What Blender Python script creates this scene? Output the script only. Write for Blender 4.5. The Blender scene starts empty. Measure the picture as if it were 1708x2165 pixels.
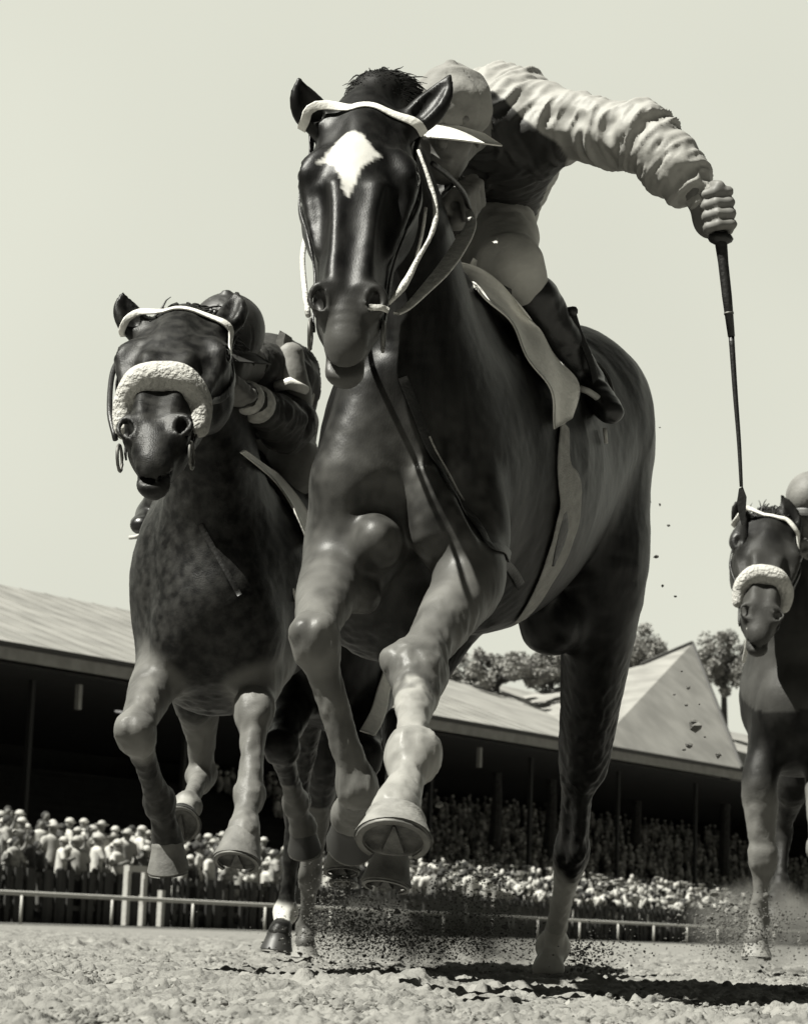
import bpy, bmesh, math, random
import numpy as np
from mathutils import Vector, Matrix, noise
from mathutils.bvhtree import BVHTree

scene = bpy.context.scene
COL = scene.collection
# ------------------------------------------------------------------ camera
F_PX, CAM_H = 2350.0, 0.13
PITCH = math.atan((929 - 512) / F_PX)
ROLL = math.radians(2.0)
cam_data = bpy.data.cameras.new('camera')
cam = bpy.data.objects.new('camera', cam_data)
COL.objects.link(cam)
cam_data.sensor_fit = 'VERTICAL'
cam_data.sensor_height = 36.0
cam_data.sensor_width = 28.37
cam_data.lens = F_PX / 1024 * 36.0
cam_data.clip_start = 0.05
cam_data.clip_end = 5000
cam_data.dof.use_dof = True
cam_data.dof.focus_distance = 4.95
cam_data.dof.aperture_fstop = 13.0
RM = Matrix.Rotation(math.radians(90) + PITCH, 3, 'X') @ Matrix.Rotation(ROLL, 3, 'Z')
cam.matrix_world = Matrix.Translation((0, 0, CAM_H)) @ RM.to_4x4()
scene.camera = cam
scene.render.resolution_x, scene.render.resolution_y = 807, 1024
# ------------------------------------------------------------------ light
SUN_EL, SUN_AZ = math.radians(57), math.radians(245)    # azimuth measured clockwise from +Y
world = bpy.data.worlds.new('World'); scene.world = world
world.use_nodes = True
wt = world.node_tree
bg = wt.nodes['Background']
sky = wt.nodes.new('ShaderNodeTexSky'); sky.sky_type = 'NISHITA'
sky.sun_disc = False; sky.sun_elevation = SUN_EL; sky.sun_rotation = SUN_AZ
sky.dust_density = 6.0; sky.air_density = 1.0; sky.ozone_density = 1.0
bw = wt.nodes.new('ShaderNodeRGBToBW')
tint = wt.nodes.new('ShaderNodeMix'); tint.data_type = 'RGBA'; tint.blend_type = 'MULTIPLY'; tint.inputs[0].default_value = 1
flat = wt.nodes.new('ShaderNodeMix'); flat.data_type = 'FLOAT'      # hazy overexposed sky: mostly even
flat.inputs[0].default_value = 0.8
flat.inputs[3].default_value = 8.6
wt.links.new(sky.outputs[0], bw.inputs[0])
wt.links.new(bw.outputs[0], flat.inputs[2])
wtc = wt.nodes.new('ShaderNodeTexCoord'); wsx = wt.nodes.new('ShaderNodeSeparateXYZ'); wmr = wt.nodes.new('ShaderNodeMapRange')
wmr.interpolation_type = 'SMOOTHSTEP'                                  # sky pale low down, darkened overhead to lower the ambient light
for i_, v_ in ((1, .42), (2, .95), (3, 1.0), (4, .10)): wmr.inputs[i_].default_value = v_
wmu = wt.nodes.new('ShaderNodeMath'); wmu.operation = 'MULTIPLY'
wt.links.new(wtc.outputs['Generated'], wsx.inputs[0]); wt.links.new(wsx.outputs[2], wmr.inputs[0])
wt.links.new(flat.outputs[0], wmu.inputs[0]); wt.links.new(wmr.outputs[0], wmu.inputs[1])
wmy = wt.nodes.new('ShaderNodeMapRange'); wmy.interpolation_type = 'SMOOTHSTEP'        # sky dimmed outside the view to cut fill light
for i_, v_ in ((1, .3), (2, .92), (3, .10), (4, 1.0)): wmy.inputs[i_].default_value = v_
wm2 = wt.nodes.new('ShaderNodeMath'); wm2.operation = 'MULTIPLY'
wt.links.new(wsx.outputs[1], wmy.inputs[0]); wt.links.new(wmu.outputs[0], wm2.inputs[0]); wt.links.new(wmy.outputs[0], wm2.inputs[1])
wnz = wt.nodes.new('ShaderNodeTexNoise'); wnz.inputs['Scale'].default_value = 2.6; wnz.inputs['Detail'].default_value = 3     # thin high haze
wnr = wt.nodes.new('ShaderNodeMapRange')
for i_, v_ in ((1, .3), (2, .7), (3, .93), (4, 1.07)): wnr.inputs[i_].default_value = v_
wm3 = wt.nodes.new('ShaderNodeMath'); wm3.operation = 'MULTIPLY'
wt.links.new(wtc.outputs['Generated'], wnz.inputs['Vector']); wt.links.new(wnz.outputs[0], wnr.inputs[0])
wt.links.new(wm2.outputs[0], wm3.inputs[0]); wt.links.new(wnr.outputs[0], wm3.inputs[1])
wt.links.new(wm3.outputs[0], tint.inputs[6])
tint.inputs[7].default_value = (0.99, 1.0, 0.86, 1)
wt.links.new(tint.outputs[2], bg.inputs[0])
bg.inputs[1].default_value = 0.0525
sd = bpy.data.lights.new('sun', 'SUN'); sd.energy = 5.0; sd.angle = math.radians(0.5); sd.color = (1.0, 0.985, 0.9)
sun = bpy.data.objects.new('sun', sd); COL.objects.link(sun)
sdir = Vector((math.sin(SUN_AZ) * math.cos(SUN_EL), math.cos(SUN_AZ) * math.cos(SUN_EL), math.sin(SUN_EL)))
sun.rotation_euler = sdir.to_track_quat('Z', 'Y').to_euler()
sun.location = (-5, -5, 12)
scene.view_settings.view_transform = 'Standard'
scene.view_settings.look = 'None'
scene.view_settings.exposure = 0.97
scene.view_settings.gamma = 1.0

# ------------------------------------------------------------------ helpers
_R = np.array(RM)
def D(x, y, Y):
    """sight line through a point of the 1708x2165 picture, met at world depth Y"""
    d = _R @ np.array([(x * .4725 - 403.5) / F_PX, -(y * .4725 - 512) / F_PX, -1.0])
    return np.array([0, 0, CAM_H]) + d * Y / d[1]
def V(*a): return np.array(a, float)
def nrm(v): v = np.asarray(v, float); return v / (np.linalg.norm(v) + 1e-12)

def tag(o, label=None, cat=None, group=None, kind=None):
    if label: o['label'] = label
    if cat: o['category'] = cat
    if group: o['group'] = group
    if kind: o['kind'] = kind
    return o
def empty(name, loc, label, cat, group=None):
    o = bpy.data.objects.new(name, None); COL.objects.link(o); o.location = loc
    o.empty_display_size = .1
    return tag(o, label, cat, group)
def mesh_obj(name, verts, faces, mat=None, parent=None, smooth=True, attrs=None):
    me = bpy.data.meshes.new(name)
    verts = np.asarray(verts, float)
    if parent is not None:
        verts = verts - np.array(parent.matrix_world.translation if parent.parent else parent.location)
        if parent.parent: verts = verts
    if isinstance(faces, np.ndarray) and faces.ndim == 2:
        n, k = faces.shape
        me.vertices.add(len(verts)); me.vertices.foreach_set('co', verts.astype(np.float32).ravel())
        me.loops.add(n * k); me.loops.foreach_set('vertex_index', faces.astype(np.int32).ravel())
        me.polygons.add(n); me.polygons.foreach_set('loop_start', np.arange(0, n * k, k, dtype=np.int32))
        me.update(calc_edges=True)
    else:
        me.from_pydata([tuple(v) for v in verts], [], [tuple(f) for f in faces])
    if smooth: me.polygons.foreach_set('use_smooth', [True] * len(me.polygons))
    if mat: me.materials.append(mat)
    if attrs:
        for k, v in attrs.items():
            a = me.attributes.new(k, 'FLOAT', 'POINT'); a.data.foreach_set('value', np.asarray(v, np.float32))
    me.update()
    o = bpy.data.objects.new(name, me); COL.objects.link(o)
    if parent is not None: o.parent = parent
    return o
def wloc(o):
    v = Vector((0, 0, 0))
    while o is not None: v = v + o.location; o = o.parent
    return np.array(v)
_mo = mesh_obj
def mesh_obj(name, verts, faces, mat=None, parent=None, smooth=True, attrs=None, origin=None):
    """verts in world space; the object's origin is put at origin (or the parent's)"""
    off = V(0, 0, 0) if parent is None else wloc(parent)
    o = None
    if origin is not None:
        base = np.asarray(origin, float)
        o = _mo(name, np.asarray(verts, float) - base, faces, mat, None, smooth, attrs)
        o.location = base - off
        if parent is not None: o.parent = parent
    else:
        o = _mo(name, np.asarray(verts, float) - off, faces, mat, None, smooth, attrs)
        if parent is not None: o.parent = parent
    return o

# ------------------------------------------------------------------ materials
TINT = (1.0, 0.985, 0.92)
def g3(v):
    v *= .52      # the scene is exposed one stop up
    return (v * TINT[0], v * TINT[1], v * TINT[2], 1)
def mat(name, lo, hi=None, rough=.7, scale=20., bump=0., bscale=200., spec=.5, detail=4., stretch=None, metallic=0., white=None, sheen=0., contrast=(.35, .65), emit=0.):
    """greyscale toned material: two tones mixed by noise, optional bump, optional 'white' attribute (markings)"""
    m = bpy.data.materials.new(name); m.use_nodes = True
    nt = m.node_tree; N = nt.nodes; Lk = nt.links
    b = N['Principled BSDF']
    b.inputs['Roughness'].default_value = rough
    b.inputs['Specular IOR Level'].default_value = spec
    b.inputs['Metallic'].default_value = metallic
    if sheen:
        b.inputs['Sheen Weight'].default_value = sheen
        b.inputs['Sheen Roughness'].default_value = .5
    tc = N.new('ShaderNodeTexCoord')
    src = tc.outputs['Object']
    if stretch:
        mp = N.new('ShaderNodeMapping'); mp.inputs['Scale'].default_value = stretch
        Lk.new(src, mp.inputs[0]); src = mp.outputs[0]
    nz = N.new('ShaderNodeTexNoise'); nz.inputs['Scale'].default_value = scale; nz.inputs['Detail'].default_value = detail
    Lk.new(src, nz.inputs['Vector'])
    cr = N.new('ShaderNodeValToRGB')
    cr.color_ramp.elements[0].position, cr.color_ramp.elements[1].position = contrast
    cr.color_ramp.elements[0].color = g3(lo); cr.color_ramp.elements[1].color = g3(hi if hi is not None else lo)
    Lk.new(nz.outputs[0], cr.inputs[0])
    out = cr.outputs[0]
    if white is not None:
        at = N.new('ShaderNodeAttribute'); at.attribute_name = 'white'
        mx = N.new('ShaderNodeMix'); mx.data_type = 'RGBA'
        Lk.new(at.outputs['Fac'], mx.inputs[0]); Lk.new(out, mx.inputs[6]); mx.inputs[7].default_value = g3(white)
        out = mx.outputs[2]
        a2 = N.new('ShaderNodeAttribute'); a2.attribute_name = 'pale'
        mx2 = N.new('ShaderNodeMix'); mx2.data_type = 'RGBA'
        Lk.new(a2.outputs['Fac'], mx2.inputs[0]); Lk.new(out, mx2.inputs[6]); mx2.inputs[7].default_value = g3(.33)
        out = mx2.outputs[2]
    Lk.new(out, b.inputs['Base Color'])
    if emit:
        b.inputs['Emission Color'].default_value = g3(1); b.inputs['Emission Strength'].default_value = emit
    if bump:
        n2 = N.new('ShaderNodeTexNoise'); n2.inputs['Scale'].default_value = bscale; n2.inputs['Detail'].default_value = 3
        Lk.new(src, n2.inputs['Vector'])
        bp = N.new('ShaderNodeBump'); bp.inputs['Strength'].default_value = bump; bp.inputs['Distance'].default_value = .01
        Lk.new(n2.outputs[0], bp.inputs['Height']); Lk.new(bp.outputs[0], b.inputs['Normal'])
    return m

# ------------------------------------------------------------------ signed distance modelling
class Field:
    def __init__(s, h):
        s.h = h; s.ops = []; s.lo = V(9e9, 9e9, 9e9); s.hi = -s.lo
    def _add(s, fn, lo, hi, k, op):
        pad = max(k, 0) + 3 * s.h
        s.ops.append((fn, lo - pad, hi + pad, k, op))
        if op == 'u':
            s.lo = np.minimum(s.lo, lo - pad); s.hi = np.maximum(s.hi, hi + pad)
    def seg(s, A, B, ra, rb, k=.02, U=(1, 0, 0), op='u'):
        A = np.asarray(A, float); B = np.asarray(B, float)
        ra = (ra, ra) if np.isscalar(ra) else ra; rb = (rb, rb) if np.isscalar(rb) else rb
        W = B - A; Ln = np.linalg.norm(W)
        if Ln < 1e-6: W = V(0, 0, 1); Ln = 1e-6
        W = W / np.linalg.norm(W); U = np.asarray(U, float); U = nrm(U - W * U.dot(W)); Q = np.cross(W, U)
        m = max(*ra, *rb)
        def fn(X, Y, Z):
            x = X - A[0]; y = Y - A[1]; z = Z - A[2]
            w = x * W[0] + y * W[1] + z * W[2]
            t = np.clip(w / Ln, 0, 1)
            qw = w - t * Ln
            qu = x * U[0] + y * U[1] + z * U[2]; qv = x * Q[0] + y * Q[1] + z * Q[2]
            ru = ra[0] + (rb[0] - ra[0]) * t; rv = ra[1] + (rb[1] - ra[1]) * t; rw = np.minimum(ru, rv)
            a = qu / ru; b = qv / rv; c = qw / rw
            k0 = np.sqrt(a * a + b * b + c * c) + 1e-6
            k1 = np.sqrt((a / ru) ** 2 + (b / rv) ** 2 + (c / rw) ** 2) + 1e-6
            return k0 * (k0 - 1) / k1
        s._add(fn, np.minimum(A, B) - m, np.maximum(A, B) + m, k, op)
    def ell(s, C, r, k=.02, axes=None, op='u'):
        C = np.asarray(C, float); r = (r,) * 3 if np.isscalar(r) else r
        A = np.eye(3) if axes is None else np.array([nrm(a) for a in axes])
        m = max(r)
        def fn(X, Y, Z):
            x = X - C[0]; y = Y - C[1]; z = Z - C[2]
            q = [(x * a[0] + y * a[1] + z * a[2]) for a in A]
            k0 = np.sqrt(sum((qi / ri) ** 2 for qi, ri in zip(q, r))) + 1e-6
            k1 = np.sqrt(sum((qi / ri / ri) ** 2 for qi, ri in zip(q, r))) + 1e-6
            return k0 * (k0 - 1) / k1
        s._add(fn, C - m, C + m, k, op)
    def chain(s, pts, k=.02, U=(1, 0, 0), sub=3, op='u', first_k=None):
        """pts: (P, r) or (P, (ru, rv)); Catmull-Rom through them"""
        P = [np.asarray(p[0], float) for p in pts]
        Rr = [np.array([p[1], p[1]] if np.isscalar(p[1]) else p[1], float) for p in pts]
        Q = crom(P, sub); RR = crom(Rr, sub)
        keep, s.ops = s.ops, []
        for i in range(len(Q) - 1): s.seg(Q[i], Q[i + 1], tuple(np.maximum(RR[i], .002)), tuple(np.maximum(RR[i + 1], .002)), k, U, 'u')
        parts, s.ops = s.ops, keep
        s.ops.append((parts, np.min([p[1] for p in parts], 0), np.max([p[2] for p in parts], 0), k, op))
    def build(s):
        h = s.h; n = np.ceil((s.hi - s.lo) / h).astype(int) + 1
        f = np.full(n, 1.0, np.float32)
        ax = [(s.lo[i] + h * np.arange(n[i])).astype(np.float32) for i in range(3)]
        for fn, lo, hi, k, op in s.ops:
            i0 = np.maximum(np.floor((lo - s.lo) / h).astype(int), 0); i1 = np.minimum(np.ceil((hi - s.lo) / h).astype(int) + 1, n)
            if (i1 <= i0).any(): continue
            sl = tuple(slice(a, b) for a, b in zip(i0, i1))
            if isinstance(fn, list):        # a chain: plain union of its pieces, blended in as one
                d = np.full(tuple(i1 - i0), 1.0, np.float32)
                for fn2, l2, h2_, _, _ in fn:
                    j0 = np.maximum(np.floor((l2 - s.lo) / h).astype(int), 0); j1 = np.minimum(np.ceil((h2_ - s.lo) / h).astype(int) + 1, n)
                    if (j1 <= j0).any(): continue
                    dl = tuple(slice(a - c, b - c) for a, b, c in zip(j0, j1, i0))
                    e = fn2(ax[0][j0[0]:j1[0]][:, None, None], ax[1][j0[1]:j1[1]][None, :, None], ax[2][j0[2]:j1[2]][None, None, :]).astype(np.float32)
                    e = e[tuple(slice(0, q) for q in d[dl].shape)]
                    d[dl] = np.minimum(d[dl], e)
            else: d = fn(ax[0][sl[0]][:, None, None], ax[1][sl[1]][None, :, None], ax[2][sl[2]][None, None, :]).astype(np.float32)
            a = f[sl]
            if op == 'u':
                if k > 0:
                    hh = np.maximum(k - np.abs(a - d), 0) / k
                    f[sl] = np.minimum(a, d) - hh * hh * k * .25
                else: f[sl] = np.minimum(a, d)
            else:
                d = -d
                if k > 0:
                    hh = np.maximum(k - np.abs(a - d), 0) / k
                    f[sl] = np.maximum(a, d) + hh * hh * k * .25
                else: f[sl] = np.maximum(a, d)
        s.f = f
        return surface_nets(f, s.lo, h)
def crom(P, sub):
    out = []
    n = len(P)
    for i in range(n - 1):
        p0 = P[i - 1] if i else 2 * P[0] - P[1]; p1 = P[i]; p2 = P[i + 1]; p3 = P[i + 2] if i + 2 < n else 2 * P[-1] - P[-2]
        for j in range(sub):
            t = j / sub
            out.append(.5 * ((2 * p1) + (p2 - p0) * t + (2 * p0 - 5 * p1 + 4 * p2 - p3) * t * t + (3 * p1 - p0 - 3 * p2 + p3) * t ** 3))
    out.append(np.asarray(P[-1], float))
    return out
def surface_nets(f, lo, h):
    s = f < 0
    nx, ny, nz = f.shape
    c = np.zeros((nx - 1, ny - 1, nz - 1), np.int8)
    for dx in (0, 1):
        for dy in (0, 1):
            for dz in (0, 1):
                c += s[dx:nx - 1 + dx, dy:ny - 1 + dy, dz:nz - 1 + dz]
    act = (c > 0) & (c < 8)
    I = np.argwhere(act)
    idx = np.full(act.shape, -1, np.int32); idx[act] = np.arange(len(I))
    acc = np.zeros((len(I), 3)); cnt = np.zeros(len(I))
    cor = [(0, 0, 0), (1, 0, 0), (0, 1, 0), (1, 1, 0), (0, 0, 1), (1, 0, 1), (0, 1, 1), (1, 1, 1)]
    val = [f[I[:, 0] + a, I[:, 1] + b, I[:, 2] + d] for a, b, d in cor]
    for i in range(8):
        for j in range(i + 1, 8):
            di = np.array(cor[j]) - np.array(cor[i])
            if np.abs(di).sum() != 1: continue
            va, vb = val[i], val[j]
            m = (va < 0) != (vb < 0)
            t = np.where(m, va / np.where(m, va - vb, 1), 0)
            p = np.array(cor[i])[None, :] + t[:, None] * di[None, :]
            acc += np.where(m[:, None], p, 0); cnt += m
    vert = lo + h * (I + acc / cnt[:, None])
    faces = []
    for ax in range(3):
        o = [0, 0, 0]; o[ax] = 1
        a = s[:nx - o[0], :ny - o[1], :nz - o[2]]; b = s[o[0]:, o[1]:, o[2]:]
        e = np.argwhere(a != b)
        u, v = [(1, 2), (2, 0), (0, 1)][ax]
        e = e[(e[:, u] > 0) & (e[:, v] > 0) & (e[:, u] < f.shape[u] - 1) & (e[:, v] < f.shape[v] - 1)]
        ins = s[e[:, 0], e[:, 1], e[:, 2]]
        def cell(du, dv):
            q = e.copy(); q[:, u] -= du; q[:, v] -= dv
            return idx[q[:, 0], q[:, 1], q[:, 2]]
        q = np.stack([cell(1, 1), cell(0, 1), cell(0, 0), cell(1, 0)], 1)
        q[~ins] = q[~ins][:, ::-1]
        faces.append(q)
    return vert, np.concatenate(faces)
def vnoise(P, scale, seed=0):
    """numpy value noise, P (n,3) -> (n,) in -1..1"""
    p = P * scale; i = np.floor(p).astype(np.int64); fr = p - i; fr = fr * fr * (3 - 2 * fr)
    def hsh(a, b, c):
        n = (a * 73856093) ^ (b * 19349663) ^ (c * 83492791) ^ (seed * 2654435761)
        n = (n ^ (n >> 13)) * 1274126177 & 0x7fffffff
        n = (n ^ (n >> 16)) & 0xffff
        return n / 32767.5 - 1
    r = 0
    for dx in (0, 1):
        for dy in (0, 1):
            for dz in (0, 1):
                w = (fr[:, 0] if dx else 1 - fr[:, 0]) * (fr[:, 1] if dy else 1 - fr[:, 1]) * (fr[:, 2] if dz else 1 - fr[:, 2])
                r = r + w * hsh(i[:, 0] + dx, i[:, 1] + dy, i[:, 2] + dz)
    return r
def fbm(P, scale, octv=4, seed=0):
    r = 0; a = 1
    for o in range(octv):
        r = r + a * vnoise(P, scale * 2 ** o, seed + o); a *= .5
    return r
def vnormals(v, f):
    n = np.zeros_like(v)
    a = v[f[:, 0]]; b = v[f[:, 1]]; c = v[f[:, 2]]; d = v[f[:, 3]]
    fn = np.cross(c - a, d - b)
    for j in range(4): np.add.at(n, f[:, j], fn)
    return n / (np.linalg.norm(n, axis=1)[:, None] + 1e-12)

class MB:
    """plain mesh collector"""
    def __init__(s): s.v = []; s.f = []
    def add(s, v, f):
        o = len(s.v); s.v += [tuple(p) for p in v]; s.f += [tuple(i + o for i in q) for q in f]
    def box(s, c, sz, ax=None):
        ax = np.eye(3) if ax is None else np.array(ax); c = np.asarray(c, float)
        v = [c + ax[0] * sz[0] * i / 2 + ax[1] * sz[1] * j / 2 + ax[2] * sz[2] * k / 2 for i in (-1, 1) for j in (-1, 1) for k in (-1, 1)]
        s.add(v, [(0, 1, 3, 2), (4, 6, 7, 5), (0, 4, 5, 1), (2, 3, 7, 6), (0, 2, 6, 4), (1, 5, 7, 3)])
    def tube(s, pts, r, n=8, cap=True):
        pts = [np.asarray(p, float) for p in pts]
        rs = [r] * len(pts) if np.isscalar(r) else r
        up = V(0.3, 0.2, 1); rings = []
        for i, p in enumerate(pts):
            t = nrm(pts[min(i + 1, len(pts) - 1)] - pts[max(i - 1, 0)])
            a = nrm(np.cross(t, up)) if abs(t.dot(nrm(up))) < .99 else nrm(np.cross(t, V(1, 0, 0)))
            b = np.cross(t, a); up = b if False else up
            rings.append([p + rs[i] * (a * math.cos(2 * math.pi * j / n) + b * math.sin(2 * math.pi * j / n)) for j in range(n)])
        v = [q for rg in rings for q in rg]
        f = [(i * n + j, i * n + (j + 1) % n, (i + 1) * n + (j + 1) % n, (i + 1) * n + j) for i in range(len(pts) - 1) for j in range(n)]
        if cap: f += [tuple(range(n))[::-1], tuple((len(pts) - 1) * n + j for j in range(n))]
        s.add(v, f)
    def ball(s, c, r, n=8, m=6, ax=None):
        c = np.asarray(c, float); r = (r,) * 3 if np.isscalar(r) else r
        ax = np.eye(3) if ax is None else np.array([nrm(a) for a in ax])
        v = []; f = []
        for i in range(m + 1):
            th = math.pi * i / m
            for j in range(n):
                ph = 2 * math.pi * j / n
                q = (math.sin(th) * math.cos(ph) * r[0], math.sin(th) * math.sin(ph) * r[1], math.cos(th) * r[2])
                v.append(c + ax[0] * q[0] + ax[1] * q[1] + ax[2] * q[2])
        for i in range(m):
            for j in range(n): f.append((i * n + j, (i + 1) * n + j, (i + 1) * n + (j + 1) % n, i * n + (j + 1) % n))
        s.add(v, f)
    def quadgrid(s, rows, thick=0.0):
        """rows of points -> sheet (with thickness)"""
        R_ = np.array(rows, float); n, m, _ = R_.shape
        f = [(i * m + j, i * m + j + 1, (i + 1) * m + j + 1, (i + 1) * m + j) for i in range(n - 1) for j in range(m - 1)]
        if not thick: s.add(R_.reshape(-1, 3), f); return
        du = np.gradient(R_, axis=0); dv = np.gradient(R_, axis=1); N_ = np.cross(du, dv); N_ /= np.linalg.norm(N_, axis=2)[..., None] + 1e-12
        top = (R_ + N_ * thick / 2).reshape(-1, 3); bot = (R_ - N_ * thick / 2).reshape(-1, 3); o = n * m
        ff = [q[::-1] for q in f] + [tuple(i + o for i in q) for q in f]
        bd = [i * m for i in range(n)] + [(n - 1) * m + j for j in range(1, m)] + [i * m + m - 1 for i in range(n - 2, -1, -1)] + [j for j in range(m - 2, 0, -1)]
        for i in range(len(bd)):
            a, b = bd[i], bd[(i + 1) % len(bd)]; ff.append((a, b, b + o, a + o))
        s.add(np.concatenate([top, bot]), ff)
    def build(s, name, mt, parent=None, smooth=False, origin=None):
        return mesh_obj(name, np.array(s.v), s.f, mt, parent, smooth, origin=origin)

def resample(pts, step):
    pts = [np.asarray(p, float) for p in pts]
    d = crom(pts, 10); L = [0]
    for i in range(1, len(d)): L.append(L[-1] + np.linalg.norm(d[i] - d[i - 1]))
    n = max(2, int(L[-1] / step) + 1); out = []
    for k in range(n):
        t = L[-1] * k / (n - 1); i = min(np.searchsorted(L, t, side='right') - 1, len(d) - 2)
        w = (t - L[i]) / (L[i + 1] - L[i] + 1e-12); out.append(d[i] * (1 - w) + d[i + 1] * w)
    return out
def project(bvh, p):
    loc, n, i, d = bvh.find_nearest(Vector(p)); return np.array(loc), np.array(n)
def strap(name, pts, w, th, mt, parent, bvh=None, off=.003, step=.015, normal=None, widths=None):
    P = resample(pts, step); Nn = []
    if bvh:
        for i in range(len(P)):
            l, n = project(bvh, P[i]); P[i] = l + n * (off + th / 2); Nn.append(n)
        for _ in range(2):
            Nn = [nrm(Nn[max(i - 1, 0)] + Nn[i] + Nn[min(i + 1, len(P) - 1)]) for i in range(len(P))]
            P = [P[0]] + [(P[i - 1] + 2 * P[i] + P[i + 1]) / 4 for i in range(1, len(P) - 1)] + [P[-1]]
    else:
        Nn = [np.asarray(normal, float)] * len(P)
    v = []; f = []; K = 8; n = len(P)
    for i in range(n):
        t = nrm(P[min(i + 1, n - 1)] - P[max(i - 1, 0)]); s_ = nrm(np.cross(t, Nn[i])); nn = np.cross(s_, t)
        ww = w if widths is None else np.interp(i / (n - 1), np.linspace(0, 1, len(widths)), widths)
        for a, b in ((-.5, -.3), (-.42, -.5), (.42, -.5), (.5, -.3), (.5, .3), (.42, .5), (-.42, .5), (-.5, .3)):
            v.append(P[i] + s_ * a * ww + nn * b * th)
    for i in range(n - 1):
        for j in range(K): f.append((i * K + j, i * K + (j + 1) % K, (i + 1) * K + (j + 1) % K, (i + 1) * K + j))
    f += [tuple(range(K)), tuple((n - 1) * K + j for j in range(K))[::-1]]
    return mesh_obj(name, v, f, mt, parent, True)
def tube(name, pts, r, mt, parent, n=8, step=.02, origin=None):
    m = MB(); P = resample(pts, step)
    rs = r if np.isscalar(r) else list(np.interp(np.linspace(0, 1, len(P)), np.linspace(0, 1, len(r)), r))
    m.tube(P, rs, n); return m.build(name, mt, parent, True, origin)
# ------------------------------------------------------------------ the place
M = {}
M['dirt'] = mat('track_dirt', .24, .50, .95, 9, .9, 60, .1, 8, contrast=(.3, .7))
M['turf'] = mat('turf', .14, .26, .95, 3, .6, 30, .1, 8)
M['roof'] = mat('roof_sheet', .40, .56, .75, .6, 0, 5, .2, 8)
M['fascia'] = mat('fascia_paint', .42, .55, .7, 2)
M['gutter'] = mat('dark_gutter_paint', .08, .1, .7)  # dark paint of the gutter and ridge caps
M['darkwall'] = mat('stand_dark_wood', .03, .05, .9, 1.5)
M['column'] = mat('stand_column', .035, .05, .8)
M['white_paint'] = mat('white_paint', .75, .9, .6, 8)
M['fence_dark'] = mat('fence_wood', .03, .09, .9, 2, stretch=(6, 6, .6))
M['lamp'] = mat('lamp_glass', .8, .8, .4, emit=.35)
M['leaf'] = mat('leaves', .30, .65, .8, 3)  # leaf tone lightened to stand in for distance haze
M['bark'] = mat('bark', .06, .12, .9, 6)

def rnd_line(yl, xr, yr, Yl, z=None):
    """point at left edge depth Yl; depth on the right so that both have the same height"""
    A = D(0, yl, Yl); lo, hi = Yl, 400
    for _ in range(60):
        mid = (lo + hi) / 2
        if D(xr, yr, mid)[2] < A[2]: lo = mid
        else: hi = mid
    return A, D(xr, yr, lo)
E0, E1 = rnd_line(1358, 1562, 1628, 80)
DIR = nrm(V(E1[0] - E0[0], E1[1] - E0[1], 0)); BK = V(-DIR[1], DIR[0], 0)   # BK: away from the camera
if BK[1] < 0: BK = -BK
UP = V(0, 0, 1)
EAVE = E0[2]
print('eave', E0, E1, 'dir', DIR, 'back', BK)
def onplane(x, y, w):
    """where the sight line meets the vertical plane w metres behind the eave; returns (u, z)"""
    p = D(x, y, 100.0); o = V(0, 0, CAM_H); d = p - o
    q = E0 + BK * w
    t = (q - o).dot(BK) / d.dot(BK); r = o + d * t
    return (r - E0).dot(DIR), r[2]
def B(u, w, z): return V(E0[0], E0[1], 0) + DIR * u + BK * w + UP * z

# ground: fine relief close to the camera, one big sheet out to the horizon
def ground():
    big = MB(); S = 2500
    ys = [-60, 0, 2, 14.0]; 
    v = [(-S, -60, -.03), (S, -60, -.03), (S, S * 1.6, -.03), (-S, S * 1.6, -.03)]
    big.add(v, [(0, 1, 2, 3)])
    o = big.build('ground', M['dirt']); tag(o, kind='structure')
    sx = np.linspace(-.36, .36, 860); yy = 2.1 * (24 / 2.1) ** np.linspace(0, 1, 900)
    Sx, Y = np.meshgrid(sx, yy, indexing='ij'); X = Sx * (Y + .6)
    P = np.stack([X.ravel(), Y.ravel(), np.zeros(X.size)], 1)
    n1 = fbm(P, 1.3, 3, 3) * .008; n2 = np.abs(fbm(P, 11, 3, 9)) * .013
    cl = np.clip(fbm(P, 26, 2, 21) - .1, 0, 1) * .016 * np.clip(.7 + .8 * vnoise(P, 2.2, 40), .15, 1.5); cl2 = np.clip(fbm(P, 62, 2, 33) - .1, 0, 1) * .009
    hr = np.sin(P[:, 0] * 38 + vnoise(P, 1.5, 4) * 3) * .003
    z = n1 - n2 + cl + cl2 + hr + .004
    # hoof-torn hollows
    for k in range(40):
        c = np.array([random.uniform(-1.6, 2.2), random.uniform(3.2, 12)]); r = random.uniform(.06, .12)
        d = np.hypot(P[:, 0] - c[0], P[:, 1] - c[1]) / r
        z += np.where(d < 2.2, -.025 * np.exp(-d * d * 1.5) + .016 * np.exp(-(d - 1.25) ** 2 * 8) * (1 + .8 * vnoise(P, 16, k)), 0)
    ed = np.minimum.reduce([(.36 - np.abs(Sx.ravel())) / .04, (P[:, 1] - 2.1) / .4, (24 - P[:, 1]) / 4]); ed = np.clip(ed, 0, 1)
    z = z * ed - .034 * (1 - ed)
    P[:, 2] = z
    nx, ny = X.shape; i = np.arange(nx - 1)[:, None] * ny + np.arange(ny - 1)[None, :]; i = i.ravel()
    f = np.stack([i, i + ny, i + ny + 1, i + 1], 1)
    o = mesh_obj('track_dirt', P, f, M['dirt'], None, True); tag(o, kind='structure')
random.seed(5); ground()

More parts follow.
